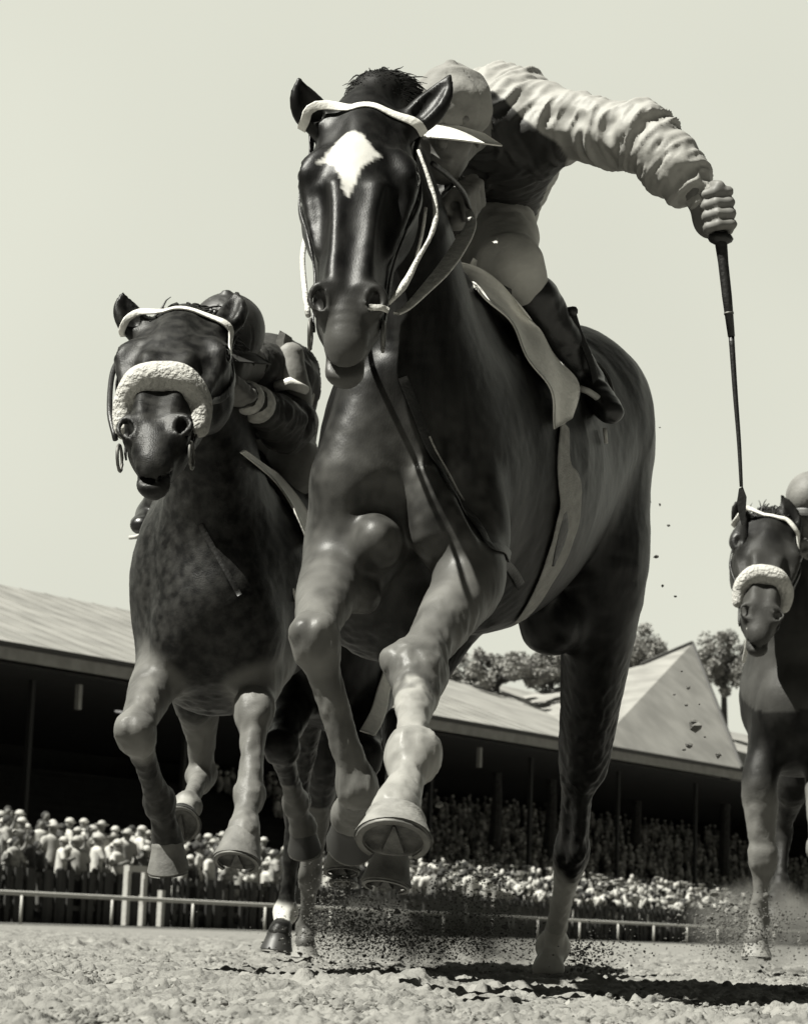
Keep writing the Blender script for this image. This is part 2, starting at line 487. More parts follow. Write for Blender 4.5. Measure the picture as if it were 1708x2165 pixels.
def lump(mb, c, r, rng):
    """a crumbly clod: jittered icosahedron"""
    ph = (1 + 5 ** .5) / 2
    iv = [(-1, ph, 0), (1, ph, 0), (-1, -ph, 0), (1, -ph, 0), (0, -1, ph), (0, 1, ph), (0, -1, -ph), (0, 1, -ph), (ph, 0, -1), (ph, 0, 1), (-ph, 0, -1), (-ph, 0, 1)]
    fc = [(0, 11, 5), (0, 5, 1), (0, 1, 7), (0, 7, 10), (0, 10, 11), (1, 5, 9), (5, 11, 4), (11, 10, 2), (10, 7, 6), (7, 1, 8), (3, 9, 4), (3, 4, 2), (3, 2, 6), (3, 6, 8), (3, 8, 9), (4, 9, 5), (2, 4, 11), (6, 2, 10), (8, 6, 7), (9, 8, 1)]
    sc = V(rng.uniform(.6, 1.3), rng.uniform(.6, 1.3), rng.uniform(.5, 1.0)) * r * .55
    v = [np.asarray(c) + np.array(p) * sc * rng.uniform(.7, 1.25) for p in iv]
    mb.add(v, fc)
M['clod'] = mat('dirt_clod', .20, .55, .95, 14, .6, 90, .1)
M['wet_clod'] = mat('damp_dirt_clod', .10, .30, .9, 14, .6, 90, .1)
rng = random.Random(3)
mb = MB()
for k in range(15000):
    Y = 2.9 + 10 * rng.random() ** 1.5; X = rng.uniform(-.24, .24) * Y + rng.uniform(-.3, .3)
    lump(mb, (X, Y, rng.uniform(-.004, .006)), abs(rng.gauss(0, .0042)) + .0022, rng)
tag(mb.build('dirt_crumbs', M['clod']), 'loose grey crumbs of dirt strewn over the churned racetrack', 'dirt', kind='stuff')
# spray of dirt behind the hooves: dust-fine, nobody could count it
mb = MB()
def spray(x, y, Y, n, sx, sy, rs):
    for k in range(n):
        p = D(x + rng.gauss(0, sx), y + rng.gauss(0, sy), Y + rng.gauss(0, .35))
        if p[2] > .01: lump(mb, p, abs(rng.gauss(0, rs * .38)) + .0009, rng)
spray(900, 1985, 7.4, 5200, 120, 30, .004); spray(760, 1960, 7.2, 2200, 60, 30, .004); spray(1000, 1890, 7.3, 1500, 60, 50, .004)
spray(1230, 2015, 7.6, 1200, 60, 20, .005); spray(1570, 1965, 9.3, 2600, 60, 35, .006); spray(700, 1930, 8, 900, 40, 50, .005)
tag(mb.build('dirt_spray', M['wet_clod']), 'fine spray of dirt thrown up behind the galloping hooves', 'dirt', kind='stuff')
# bigger clods in the air
AIR = [(1472, 1537, 20, 8), (1455, 1455, 6, 8), (1450, 1492, 6, 8), (1478, 1490, 4, 8), (1456, 1578, 9, 8), (1446, 1586, 6, 8), (1518, 1600, 10, 8), (1490, 1560, 4, 8),
       (1395, 1068, 5, 7), (1413, 1112, 5, 7), (1387, 1178, 6, 7), (1400, 1240, 5, 7), (1428, 1262, 4, 7), (1441, 1420, 5, 8), (1030, 1965, 10, 7), (1068, 1962, 9, 7), (1290, 1880, 8, 7.5),
       (1510, 1890, 12, 9), (1545, 1915, 9, 9), (1620, 1895, 9, 9), (1500, 1945, 11, 9), (1640, 1960, 9, 9), (1330, 1985, 9, 7.5), (960, 1905, 10, 7), (840, 1930, 10, 7), (930, 1705, 13, 6.6), (1395, 905, 3, 7), (1425, 1470, 5, 8)]
where = {0: 'the largest, hanging beside the pale roof', 4: 'just above the eave of the roof', 6: 'beside the chest of the half seen horse', 25: 'pale, in the dark gap beside the white foreleg'}
for i, (x, y, s_, Y) in enumerate(AIR):
    m_ = MB(); c = D(x, y, Y); r = s_ * .4725 / F_PX * Y * .8
    for q in range(3 if s_ > 8 else 1): lump(m_, c + V(*[rng.uniform(-.5, .5) * r for _ in range(3)]) * (q > 0), r * (1 if q == 0 else .6), rng)
    o = m_.build('dirt_clod', M['clod'] if i == 25 else M['wet_clod'], origin=c)
    reg = 'small dark clod of dirt flying beside the rump of the foremost horse' if y < 1300 else ('small dark clod of dirt flying in front of the grandstand roof' if y < 1620 else 'dark clod of dirt flying low over the track')
    tag(o, ('clod of dirt ' + where[i]) if i in where else reg, 'clod', 'clods of dirt flung up by the hooves')

# grass verge under the rail
R0, R1 = rnd_line(1888, 1700, 1972, 46)
def rl(p, off, z): return V(p[0], p[1], 0) + BK * off + UP * z
RD = nrm(V(R1[0] - R0[0], R1[1] - R0[1], 0)); RB = V(-RD[1], RD[0], 0)
if RB[1] < 0: RB = -RB
RAILZ = R0[2]
print('rail', R0, R1, RD)
def Rp(u, w, z): return V(R0[0], R0[1], 0) + RD * u + RB * w + UP * z
v = [Rp(-60, -2, -.022), Rp(160, -2, -.022), Rp(160, 3.5, -.022), Rp(-60, 3.5, -.022)]
m_ = MB(); m_.add(v, [(0, 1, 2, 3)]); tag(m_.build('grass_verge', M['turf']), kind='structure')
# rail
rail = empty('track_rail', Rp(0, 0, 0), 'long white running rail on short posts between the track and the crowd', 'rail')
m_ = MB(); m_.tube([Rp(-20 + 4 * i, 0, RAILZ) for i in range(32)], .045, 8); m_.build('top_rail', M['white_paint'], rail, True)
for i in range(24):
    m_ = MB(); p = Rp(-12 + 3.2 * i, 0.05, 0); m_.tube([p + UP * -.05, p + UP * (RAILZ - .03)], .03, 6); m_.build('post', M['white_paint'], rail, True)
# picket fence of dark boards behind the rail
def rplane(x, y, w):
    o = V(0, 0, CAM_H); d = D(x, y, 100.0) - o; q = Rp(0, w, 0); t = (q - o).dot(RB) / d.dot(RB); r = o + d * t
    return (r - Rp(0, w, 0)).dot(RD), r[2]
FW = 5.0
_, FZ = rplane(60, 1832, FW)
print('fence top z', FZ)
fen = empty('board_fence', Rp(0, FW, 0), 'dark upright board fence holding back the crowd behind the rail', 'fence')
bd_ = MB(); u = -14
rf = random.Random(8)
while u < 58:
    w_ = rf.choice([.22, .3, .36, .45]); bd_.box(Rp(u + w_ / 2, FW, FZ / 2 - .05), (w_ - .06, .05, FZ), (RD, RB, UP)); u += w_ + rf.choice([.05, .12, .3])
bd_.build('boards', M['fence_dark'], fen)
m_ = MB(); m_.box(Rp(22, FW + .07, FZ * .85), (74, .08, .12), (RD, RB, UP)); m_.box(Rp(22, FW + .07, .35), (74, .08, .12), (RD, RB, UP)); m_.build('cross_rail', M['fence_dark'], fen)
# white gate frame
gx = [rplane(x, 1900, 2.0)[0] for x in (267, 302, 341)]
gz = rplane(267, 1832, 2.0)[1]
gate = empty('white_gate', Rp(gx[0], 2, 0), 'white painted gate frame with a grey panel standing behind the rail', 'gate')
for i, g in enumerate(gx):
    m_ = MB(); hh = gz if i < 2 else gz * .62; m_.box(Rp(g, 2, hh / 2), (.14, .12, hh), (RD, RB, UP)); m_.build('post', M['white_paint'], gate)
m_ = MB(); m_.box(Rp((gx[0] + gx[1]) / 2 + .2, 1.9, gz - .06), (gx[1] - gx[0] + .75, .1, .14), (RD, RB, UP)); m_.build('cross_bar', M['white_paint'], gate)
m_ = MB(); m_.box(Rp((gx[0] + gx[1]) / 2, 2, gz * .72), ((gx[1] - gx[0]) * .55, .05, gz * .4), (RD, RB, UP)); m_.build('panel', M['fence_dark'], gate)

# ---------------------------------------------------------------- grandstand
st = empty('grandstand', B(0, 0, 0), 'long grandstand with pale sloping roof and deep dark interior behind the crowd', 'grandstand')
u0 = -25.0
uA, zr = onplane(0, 1237, 14); RIDGE = zr; print('ridge', RIDGE)
u1 = onplane(1180, 1600, 0)[0]; uEnd = onplane(1563, 1628, 0)[0]; print('u', u1, uEnd); uX = uEnd + 45
def slab(name, pts, th, mt, parent):
    pts = [np.asarray(p, float) for p in pts]; n = nrm(np.cross(pts[1] - pts[0], pts[2] - pts[0]))
    if n[2] < 0: n = -n
    m_ = MB(); k = len(pts); m_.add(pts + [p - n * th for p in pts], [tuple(range(k)), tuple(range(2 * k - 1, k - 1, -1))] + [(i, i + k, (i + 1) % k + k, (i + 1) % k) for i in range(k)])
    return m_.build(name, mt, parent)
slab('roof', [B(u0, 0, EAVE), B(uX, 0, EAVE), B(uX, 14, RIDGE), B(u0, 14, RIDGE)], .12, M['roof'], st)
slab('roof', [B(u0, 14.02, RIDGE), B(uX, 14.02, RIDGE), B(uX, 28, EAVE), B(u0, 28, EAVE)], .12, M['roof'], st)
# sheet seams on the roof
sm = MB()
for i in range(40):
    u = u0 + 1 + i * (u1 - u0) / 40
    d_ = nrm(B(u, 14, RIDGE) - B(u, 0, EAVE)); n_ = nrm(np.cross(DIR, d_)); n_ = n_ if n_[2] > 0 else -n_
    sm.box((B(u, 14, RIDGE) + B(u, 0, EAVE)) / 2 + n_ * .02, (.07, np.linalg.norm(B(u, 14, RIDGE) - B(u, 0, EAVE)) - .3, .06), (DIR, d_, n_))
sm.build('roof_seams', M['roof'], st)
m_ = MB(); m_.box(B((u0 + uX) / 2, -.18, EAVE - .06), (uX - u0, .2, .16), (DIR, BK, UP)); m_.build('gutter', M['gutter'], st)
m_ = MB(); m_.box(B((u0 + uX) / 2, -.02, EAVE - .36), (uX - u0, .1, .42), (DIR, BK, UP)); m_.build('fascia', M['fascia'], st)
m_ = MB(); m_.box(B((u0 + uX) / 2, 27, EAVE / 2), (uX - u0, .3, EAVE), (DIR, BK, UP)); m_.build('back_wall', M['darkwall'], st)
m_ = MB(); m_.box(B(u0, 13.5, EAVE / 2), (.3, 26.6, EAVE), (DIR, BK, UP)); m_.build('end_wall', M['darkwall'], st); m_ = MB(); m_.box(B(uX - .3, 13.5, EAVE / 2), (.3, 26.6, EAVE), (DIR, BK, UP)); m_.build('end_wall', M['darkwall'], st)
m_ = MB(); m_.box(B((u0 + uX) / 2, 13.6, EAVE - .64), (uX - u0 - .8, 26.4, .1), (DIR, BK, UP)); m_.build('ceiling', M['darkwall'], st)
for i in range(20):
    m_ = MB(); u = u0 + 3 + i * 9.0
    if u < uX - 1: m_.box(B(u, 3, (EAVE - .7) / 2), (.18, .18, EAVE - .7), (DIR, BK, UP)); m_.build('column', M['column'], st)
# brackets hanging at the eave
for x in (300, 1020):
    u, _ = onplane(x * 1.0 if x > 400 else 169, 1500, .5); m_ = MB(); m_.box(B(u, .6, EAVE - 1.4), (.18, .18, .9), (DIR, BK, UP)); m_.build('bracket', M['fascia'], st)
# stepped terrace
NS = 15; TR = MB()
for i in range(NS):
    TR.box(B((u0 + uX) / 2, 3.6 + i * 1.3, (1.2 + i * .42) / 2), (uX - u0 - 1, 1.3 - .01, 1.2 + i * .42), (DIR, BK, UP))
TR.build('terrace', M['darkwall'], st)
for i, (x, y, w) in enumerate([(190, 1495, 9), (262, 1505, 8), (375, 1512, 9), (145, 1430, 6), (1165, 1640, 9), (1100, 1620, 9), (1430, 1650, 10), (353, 1730, 14), (300, 1960, 8)][:7]):
    u, z = onplane(x, y, w); m_ = MB(); m_.tube([B(u - .5, w, z), B(u + .5, w, z)], .09, 8); m_.build('ceiling_lamp', M['lamp'], st, True)
# hip roofed pavilion at the far end
pv = empty('roof_pavilion', B(uEnd - 8, 6, EAVE), 'taller hipped roof rising at the far end of the grandstand', 'roof')
uq, zq = onplane(1463, 1362, 8); ul, zl = onplane(1355, 1408, 8); print('pav', uq, zq, ul, zl)
a0, a1 = B(onplane(1262, 1578, 0)[0], -.05, EAVE + .03), B(uEnd + .2, -.05, EAVE + .03)
b1 = B(uq, 8, zq); b0 = B(ul, 8, zl)
c0, c1 = B(onplane(1262, 1578, 0)[0], 16.5, EAVE + .03), B(uEnd + .2, 16.5, EAVE + .03)
m_ = MB(); m_.add([a0, a1, b1, b0], [(0, 1, 2, 3)]); m_.add([c0, c1, b1, b0], [(3, 2, 1, 0)]); m_.add([a1, c1, b1], [(0, 1, 2)]); m_.add([a0, b0, c0], [(0, 1, 2)]); m_.add([a0, a1, c1, c0], [(3, 2, 1, 0)])
m_.build('hip_roof', M['roof'], pv)
m_ = MB(); m_.tube([a1 + UP * .05, b1 + UP * .05], .12, 6); m_.tube([b0 + UP * .05, b1 + UP * .05], .12, 6); m_.build('ridge_cap', M['gutter'], pv)

# ---------------------------------------------------------------- trees
def tree(x, y, Y, wpx, hpx, label, seed):
    """crown centred on (x,y) of the picture"""
    rg = random.Random(seed); c = D(x, y, Y); s_ = .4725 / F_PX * Y; rx, rz = wpx * s_ / 2, hpx * s_ / 2
    t = empty('tree', (c[0], c[1], 0), label, 'tree', 'trees beyond the grandstand')
    tr = MB(); tr.tube([V(c[0], c[1], -.1), V(c[0] + .2, c[1], c[2] * .5), V(c[0], c[1], c[2] - rz * .3)], [.45, .3, .16], 8)
    for k in range(7):
        a = rg.uniform(0, 6.28); e = c + V(math.cos(a) * rx * .7, math.sin(a) * rx * .7, rg.uniform(-.3, .6) * rz)
        tr.tube([V(c[0], c[1], c[2] - rz * rg.uniform(.3, .8)), (c + e) / 2 - UP * .2, e], [.12, .08, .03], 5)
    tr.build('trunk', M['bark'], t)
    cl = []
    for k in range(46):
        q = V(rg.gauss(0, .5), rg.gauss(0, .5), rg.gauss(0, .42)); q = q / max(1, np.linalg.norm(q)); cl.append((c + q * V(rx, rx, rz), rg.uniform(.22, .5) * min(rx, rz)))
    vs = []; fs = []
    for cc, r in cl:
        for j in range(380):
            d = nrm(V(rg.gauss(0, 1), rg.gauss(0, 1), rg.gauss(0, 1))) * r * rg.random() ** .7; p = cc + d
            a = nrm(V(rg.gauss(0, 1), rg.gauss(0, 1), rg.gauss(0, 1))); b = nrm(np.cross(a, V(rg.gauss(0, 1), rg.gauss(0, 1), rg.gauss(0, 1)))); L = rg.uniform(.05, .13)
            o = len(vs); vs += [p - a * L, p + b * L * .6, p + a * L, p - b * L * .6]; fs.append((o, o + 1, o + 2, o + 3))
    mesh_obj('crown', vs, fs, M['leaf'], t, False)
tree(1050, 1425, 128, 230, 95, 'low wide tree peeping over the grandstand roof under the horse belly', 1)
tree(1165, 1420, 132, 100, 90, 'small round tree over the roof against the hind leg', 2)
tree(1345, 1400, 150, 110, 150, 'tall ragged tree standing left of the hipped roof', 3)
tree(1530, 1410, 150, 110, 130, 'dark tree between the hipped roof and the half seen horse', 4)

# ---------------------------------------------------------------- crowd
M['skin'] = mat('skin', .24, .34, .6, 30)
M['skin_c'] = mat('spectator_skin', .30, .36, .7, 10)
CL = [mat('cloth_%s' % n, a, b, .85, 12) for n, a, b in (('white', .8, .95), ('cream', .6, .75), ('grey', .22, .3), ('dark', .04, .07), ('check', .3, .7))]
CLN = ['white', 'cream', 'grey', 'dark', 'chequered']
HATS = [None, ('white', CL[0]), ('dark', CL[3]), ('straw', CL[1])]
def spectator(shirt, hat, arms, seed):
    rg = random.Random(seed); f = Field(.045)
    sh = .2; s0 = V(0, 0, 0)
    f.chain([(V(0, 0, .95), (.15, .11)), (V(0, 0, 1.2), (.14, .1)), (V(0, 0, 1.42), (.18, .1))], .03)
    f.seg(V(0, 0, 1.42), V(0, 0, 1.58), .055, .055, .03); f.ell(V(0, -.01, 1.66), (.085, .1, .12), .02)
    for s in (-1, 1):
        f.chain([(V(.09 * s, 0, .95), .085), (V(.1 * s, -.02, .5), .06), (V(.1 * s, .02, .05), .045)], .03)
        if arms == 1: pts = [V(.19 * s, 0, 1.42), V(.3 * s, -.1, 1.2), V(.12 * s, -.3, 1.3)]
        elif arms == 2 and s == 1: pts = [V(.19 * s, 0, 1.42), V(.33, -.05, 1.6), V(.25, -.12, 1.85)]
        else: pts = [V(.19 * s, 0, 1.42), V(.25 * s, 0, 1.15), V(.24 * s, -.05, .9)]
        f.chain([(pts[0], .055), (pts[1], .045), (pts[2], .04)], .03)
    v, q = f.build()
    b = mesh_obj('spectator', v, q, M['skin_c'], None, True)
    f = Field(.05)
    f.chain([(V(0, 0, .9), (.19, .15)), (V(0, 0, 1.2), (.18, .14)), (V(0, 0, 1.42), (.21, .13))], .03)
    for s in (-1, 1): f.seg(V(.19 * s, 0, 1.42), V((.3 if arms == 1 else .25) * s, -.05 * arms, 1.22), .08, .07, .03)
    v, q = f.build(); mesh_obj('shirt', v, q, CL[shirt], b, True)
    f = Field(.05)
    for s in (-1, 1): f.chain([(V(.09 * s, 0, .95), .115), (V(.1 * s, -.02, .5), .09), (V(.1 * s, .02, .08), .075)], .03)
    v, q = f.build(); mesh_obj('trousers', v, q, CL[3 if seed % 2 else 2], b, True)
    if HATS[hat]:
        m_ = MB(); m_.ball((0, -.01, 1.74), (.1, .115, .1), 10, 6); m_.tube([(0, -.02, 1.725), (0, -.02, 1.74)], .17 if hat == 3 else .13, 12); m_.build('hat', HATS[hat][1], b, True)
    else:
        m_ = MB(); m_.ball((0, .015, 1.69), (.095, .105, .115), 10, 6); m_.build('hair', CL[3], b, True)
    return b
kinds = []
for i, (s, h, a) in enumerate([(0, 0, 0), (0, 1, 1), (0, 2, 0), (1, 3, 0), (1, 0, 1), (2, 1, 0), (3, 0, 0), (2, 2, 1), (4, 0, 2), (4, 1, 0), (0, 3, 2), (3, 1, 0)]):
    kinds.append((spectator(s, h, a, i), (s, h, a)))
def clabel(s, h, a, row):
    hat = {0: 'bareheaded', 1: 'white hatted', 2: 'dark hatted', 3: 'straw hatted'}[h]
    arm = ['', ', elbows bent', ', arm raised'][a]
    return '%s spectator in %s shirt%s, %s the fence' % (hat, CLN[s], arm, ['pressed against', 'second row behind', 'third row behind', 'fourth row behind', 'fifth row behind'][row])
used = set(); rc = random.Random(12); spots = []
_, HZ = rplane(60, 1722, FW + 3)
for row in range(5):
    w = FW + .5 + row * .75; lift = (HZ - 1.9) * (row + 1.2) / 5.2
    u = -8 + rc.random() * .3
    ua, ub = rplane(600, 1900, w)[0], rplane(690, 1900, w)[0]
    while u < 64:
        if (u < ua or u > ub) and rc.random() < .86: spots.append((u, w, lift, row))
        u += rc.uniform(.42, .66)
vis = [q for q in spots if q[0] < ua or q[0] < rplane(1180, 1900, 6)[0]]
vis.sort(key=lambda q: q[0] + q[3] * 2.0); far = [q for q in spots if q not in vis] + vis[292:]
for (u, w, lift, row) in vis[:292]:
    k = rc.choices(range(len(kinds)), [5, 3, 3, 4, 4, 3, 3, 3, 3, 3, 2, 2])[0]; proto, key = kinds[k]
    if k in used:
        o = proto.copy(); COL.objects.link(o)
        for ch in proto.children: c = ch.copy(); COL.objects.link(c); c.parent = o
    else: o = proto; used.add(k)
    o.location = Rp(u, w + rc.uniform(-.25, .25), lift + rc.uniform(-.2, .2)); o.rotation_euler = (rc.uniform(-.12, .12), rc.uniform(-.1, .1), math.atan2(RD[1], RD[0]) + rc.uniform(-.9, .9))
    s_ = rc.uniform(.9, 1.1); o.scale = (s_ * 1.1, s_ * 1.1, s_)
    tag(o, clabel(*key, row), 'spectator', 'spectators crowded behind the board fence')
for k, (o, key) in enumerate(kinds):
    if k not in used: o.location = Rp(-9 - k * .5, FW + 1, .3); tag(o, clabel(*key, 0), 'spectator', 'spectators crowded behind the board fence')
print('crowd', len(spots), len(far))
mm = MB()
for (u, w, lift, row) in far:
    p = Rp(u, w + rc.uniform(-.25, .25), lift + rc.uniform(-.2, .2)); mm.ball(p + UP * .85, (.19, .15, .55), 8, 6); mm.ball(p + UP * 1.25, (.25, .14, .17), 8, 5); mm.ball(p + UP * 1.62, (.09, .1, .13), 8, 5)
    for s2 in (-1, 1): mm.tube([p + RD * .24 * s2 + UP * 1.3, p + RD * .3 * s2 + UP * 1.0 - RB * rc.uniform(0, .2), p + RD * .2 * s2 + UP * rc.uniform(.8, 1.4) - RB * .25], [.07, .06, .05], 5)
    if rc.random() < .5: mm.tube([p + UP * 1.72, p + UP * 1.75], .16, 8)
M['far_crowd'] = mat('far_crowd', .05, .9, .9, 2.6, contrast=(.46, .52))
tag(mm.build('far_crowd', M['far_crowd'], None, True), 'rest of the bright crowd reaching away to the right behind the fence', 'crowd', kind='stuff')
# banking under the crowd
m_ = MB()
for row in range(5):
    w = FW + .45 + row * .75; lift = (HZ - 1.9) * (row + 1.2) / 5.2
    m_.box(Rp(22, w + .05, lift / 2 - .08), (74, .74, max(lift, .1)), (RD, RB, UP))
tag(m_.build('standing_steps', M['darkwall']), kind='structure')
# shaded mass of people on the terrace
mm = MB(); rg = random.Random(4)
for i in range(NS):
    z = 1.2 + i * .42; w = 3.6 + i * 1.3; u = u0 + 1
    while u < uX - 1.5:
        if rg.random() < (.92 if u > 38 else 0):
            p = B(u, w + rg.uniform(-.3, .3), z); h_ = rg.uniform(1.15, 1.5)
            mm.ball(p + UP * (h_ * .45), (.24, .2, h_ * .36), 6, 4); mm.ball(p + UP * (h_ * .92), .13, 6, 4)
        u += rg.uniform(.6, 1.0)
M['crowd_mass'] = mat('seated_crowd', .25, 1.5, .9, 1.6, contrast=(.42, .6))
tag(mm.build('seated_crowd', M['crowd_mass'], None, True), 'mass of seated people in the shade of the grandstand terrace', 'crowd', kind='stuff')

# soft clouds of dust hanging behind the hooves
def dust(name, x0, x1, y0, y1, Y0, Y1, dens, label):
    c = (D((x0 + x1) / 2, (y0 + y1) / 2, (Y0 + Y1) / 2)); a = D(x0, y1, (Y0 + Y1) / 2); b = D(x1, y0, (Y0 + Y1) / 2)
    m_ = MB(); m_.ball(c, ((b[0] - a[0]) / 2, (Y1 - Y0) / 2, (b[2] - a[2]) / 2), 24, 16); o = m_.build(name, None, None, True, origin=c)
    m = bpy.data.materials.new(name); m.use_nodes = True; nt = m.node_tree; nt.nodes.clear()
    out = nt.nodes.new('ShaderNodeOutputMaterial'); pv_ = nt.nodes.new('ShaderNodeVolumePrincipled'); tc = nt.nodes.new('ShaderNodeTexCoord')
    nz = nt.nodes.new('ShaderNodeTexNoise'); nz.inputs['Scale'].default_value = 9; nz.inputs['Detail'].default_value = 5
    mr = nt.nodes.new('ShaderNodeMapRange'); mr.inputs[1].default_value = .46; mr.inputs[2].default_value = .72; mr.inputs[3].default_value = 0; mr.inputs[4].default_value = dens
    # fade to the rim of the puff
    mp = nt.nodes.new('ShaderNodeMapping'); mp.inputs['Scale'].default_value = (2 / (b[0] - a[0]), 2 / (Y1 - Y0), 2 / (b[2] - a[2]))
    ln = nt.nodes.new('ShaderNodeVectorMath'); ln.operation = 'LENGTH'; fr = nt.nodes.new('ShaderNodeMapRange'); fr.inputs[1].default_value = 1.0; fr.inputs[2].default_value = .35; fr.inputs[3].default_value = 0; fr.inputs[4].default_value = 1
    mu = nt.nodes.new('ShaderNodeMath'); mu.operation = 'MULTIPLY'
    L_ = nt.links.new; L_(tc.outputs['Object'], nz.inputs['Vector']); L_(nz.outputs[0], mr.inputs[0]); L_(tc.outputs['Object'], mp.inputs[0]); L_(mp.outputs[0], ln.inputs[0]); L_(ln.outputs['Value'], fr.inputs[0])
    L_(mr.outputs[0], mu.inputs[0]); L_(fr.outputs[0], mu.inputs[1]); L_(mu.outputs[0], pv_.inputs['Density']); L_(pv_.outputs[0], out.inputs['Volume'])
    pv_.inputs['Color'].default_value = g3(.75)
    o.data.materials.append(m); tag(o, label, 'dust', kind='stuff')
dust('dust_cloud', 640, 1240, 1880, 2060, 7.0, 8.6, 9, 'low cloud of dark dust drifting behind the hooves of the foremost horse')
dust('dust_cloud', 1440, 1800, 1860, 2060, 9.4, 10.8, 9, 'dust cloud round the feet of the horse at the right edge')
# ================================================================ horses
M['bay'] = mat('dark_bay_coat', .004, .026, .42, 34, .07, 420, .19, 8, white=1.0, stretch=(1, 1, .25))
M['brown'] = mat('brown_coat', .008, .045, .5, 12, .2, 300, .15, 8, white=.9, stretch=(1, 1, .4))
M['hair'] = mat('mane_hair', .012, .03, .45, 30, stretch=(1, 1, .2))
M['hoof'] = mat('hoof_horn', .34, .52, .6, 14, .25, 60, .25, stretch=(1, 1, 2.5))
M['greyhoof'] = mat('grey_hoof_horn', .20, .36, .65, 14, .25, 60, .25)
M['darkhoof'] = mat('dark_hoof_horn', .02, .05, .5, 6)
M['sole'] = mat('hoof_sole', .10, .22, .9, 30, .4, 90)
M['steel'] = mat('steel', .22, .32, .6, 30, metallic=.7)
M['eye'] = mat('eye', .008, .012, .08, 5, spec=.8)
M['leather'] = mat('dark_leather', .02, .035, .45, 30, .2, 120)
M['pale_strap'] = mat('pale_webbing', .8, 1.2, .7, 60, .5, 160)
M['white_strap'] = mat('white_strap', 1.3, 1.5, .6, 60, .2, 120)
M['girth'] = mat('grey_webbing', .45, .6, .8, 40, .5, 200)
M['fleece'] = mat('sheepskin', .8, 1.0, .95, 40, 1.0, 90)
M['linen'] = mat('saddle_linen', 1.35, 1.6, .8, 12, .3, 90)

def hoof(name, C, Nn, T, r, h, parent, mt, label=None, shoe=True):
    """C coronet centre, Nn towards the sole, T towards the toe"""
    C = np.asarray(C, float); Nn = nrm(Nn); T = nrm(np.asarray(T, float) - Nn * np.dot(T, Nn)); S = np.cross(Nn, T)
    K = 28; vs = []; fs = []
    prof = [(-.14, .80, -.02), (0., .93, .0), (.10, .97, .02), (.18, .955, .04), (.5, 1.08, .16), (.85, 1.21, .29), (1.0, 1.26, .34)]
    for a, sc, sh in prof:
        for j in range(K):
            th = 2 * math.pi * j / K; c, s_ = math.cos(th), math.sin(th)
            rt = (1.0 if c > 0 else .82) * r * sc; rs = r * .96 * sc
            wob = 1 + .012 * math.sin(9 * a + 2 * math.sin(th * 2))
            dip = -.12 * h * (1 - c) * .5 if a > .9 else 0
            vs.append(C + Nn * (a * h + dip) + T * (c * rt + sh * r) * wob + S * s_ * rs * wob)
    for i in range(len(prof) - 1):
        for j in range(K): fs.append((i * K + j, (i + 1) * K + j, (i + 1) * K + (j + 1) % K, i * K + (j + 1) % K))
    fs.append(tuple(range(K))[::-1])
    fn_ = np.cross(vs[fs[0][2]] - vs[fs[0][0]], vs[fs[0][3]] - vs[fs[0][1]])
    if fn_ @ (vs[fs[0][0]] - C) < 0: fs = [q[::-1] for q in fs]
    hf = mesh_obj(name, vs, fs, mt, parent, True, origin=C)
    # sole: sunken disc with frog
    sv = []; sf = []; base = (len(prof) - 1) * K
    rim = [np.array(vs[base + j]) for j in range(K)]; cen = sum(rim) / K
    for q, dz in ((1.0, 0), (.86, .002), (.8, -.005), (.4, -.008)):
        for p in rim: sv.append(cen + (p - cen) * q + Nn * dz)
    for i in range(3):
        for j in range(K): sf.append((i * K + j, (i + 1) * K + j, (i + 1) * K + (j + 1) % K, i * K + (j + 1) % K))
    sf.append(tuple(3 * K + j for j in range(K))[::-1])
    mesh_obj('sole', sv, sf, M['sole'], hf, True)
    fr = MB(); fr.quadgrid([[cen - T * r * .8 + S * r * .35 * q + Nn * -.004 for q in (-1, 0, 1)], [cen - T * r * .2 + S * r * .2 * q + Nn * (-.003 + .002 * (q == 0)) for q in (-1, 0, 1)], [cen + T * r * .5 + S * r * .03 * q + Nn * -.008 for q in (-1, 0, 1)]], .012)
    fr.build('frog', M['sole'], hf, True)
    if shoe:
        sh = MB(); pts = []
        for j in range(-10, 11):
            i = (j * .105) ; th = i * math.pi * .78 / 1.05
            p = cen + (T * math.cos(th) * 1.0 + S * math.sin(th)) * r * 1.13 + T * r * .02 + Nn * .003; pts.append(p)
        rows = [[p + Nn * .004 for p in pts], [cen + (p - cen) * .82 + Nn * .005 for p in pts]]
        sh.quadgrid(rows, .007); sh.build('horseshoe', M['steel'], hf, True)
    return hf

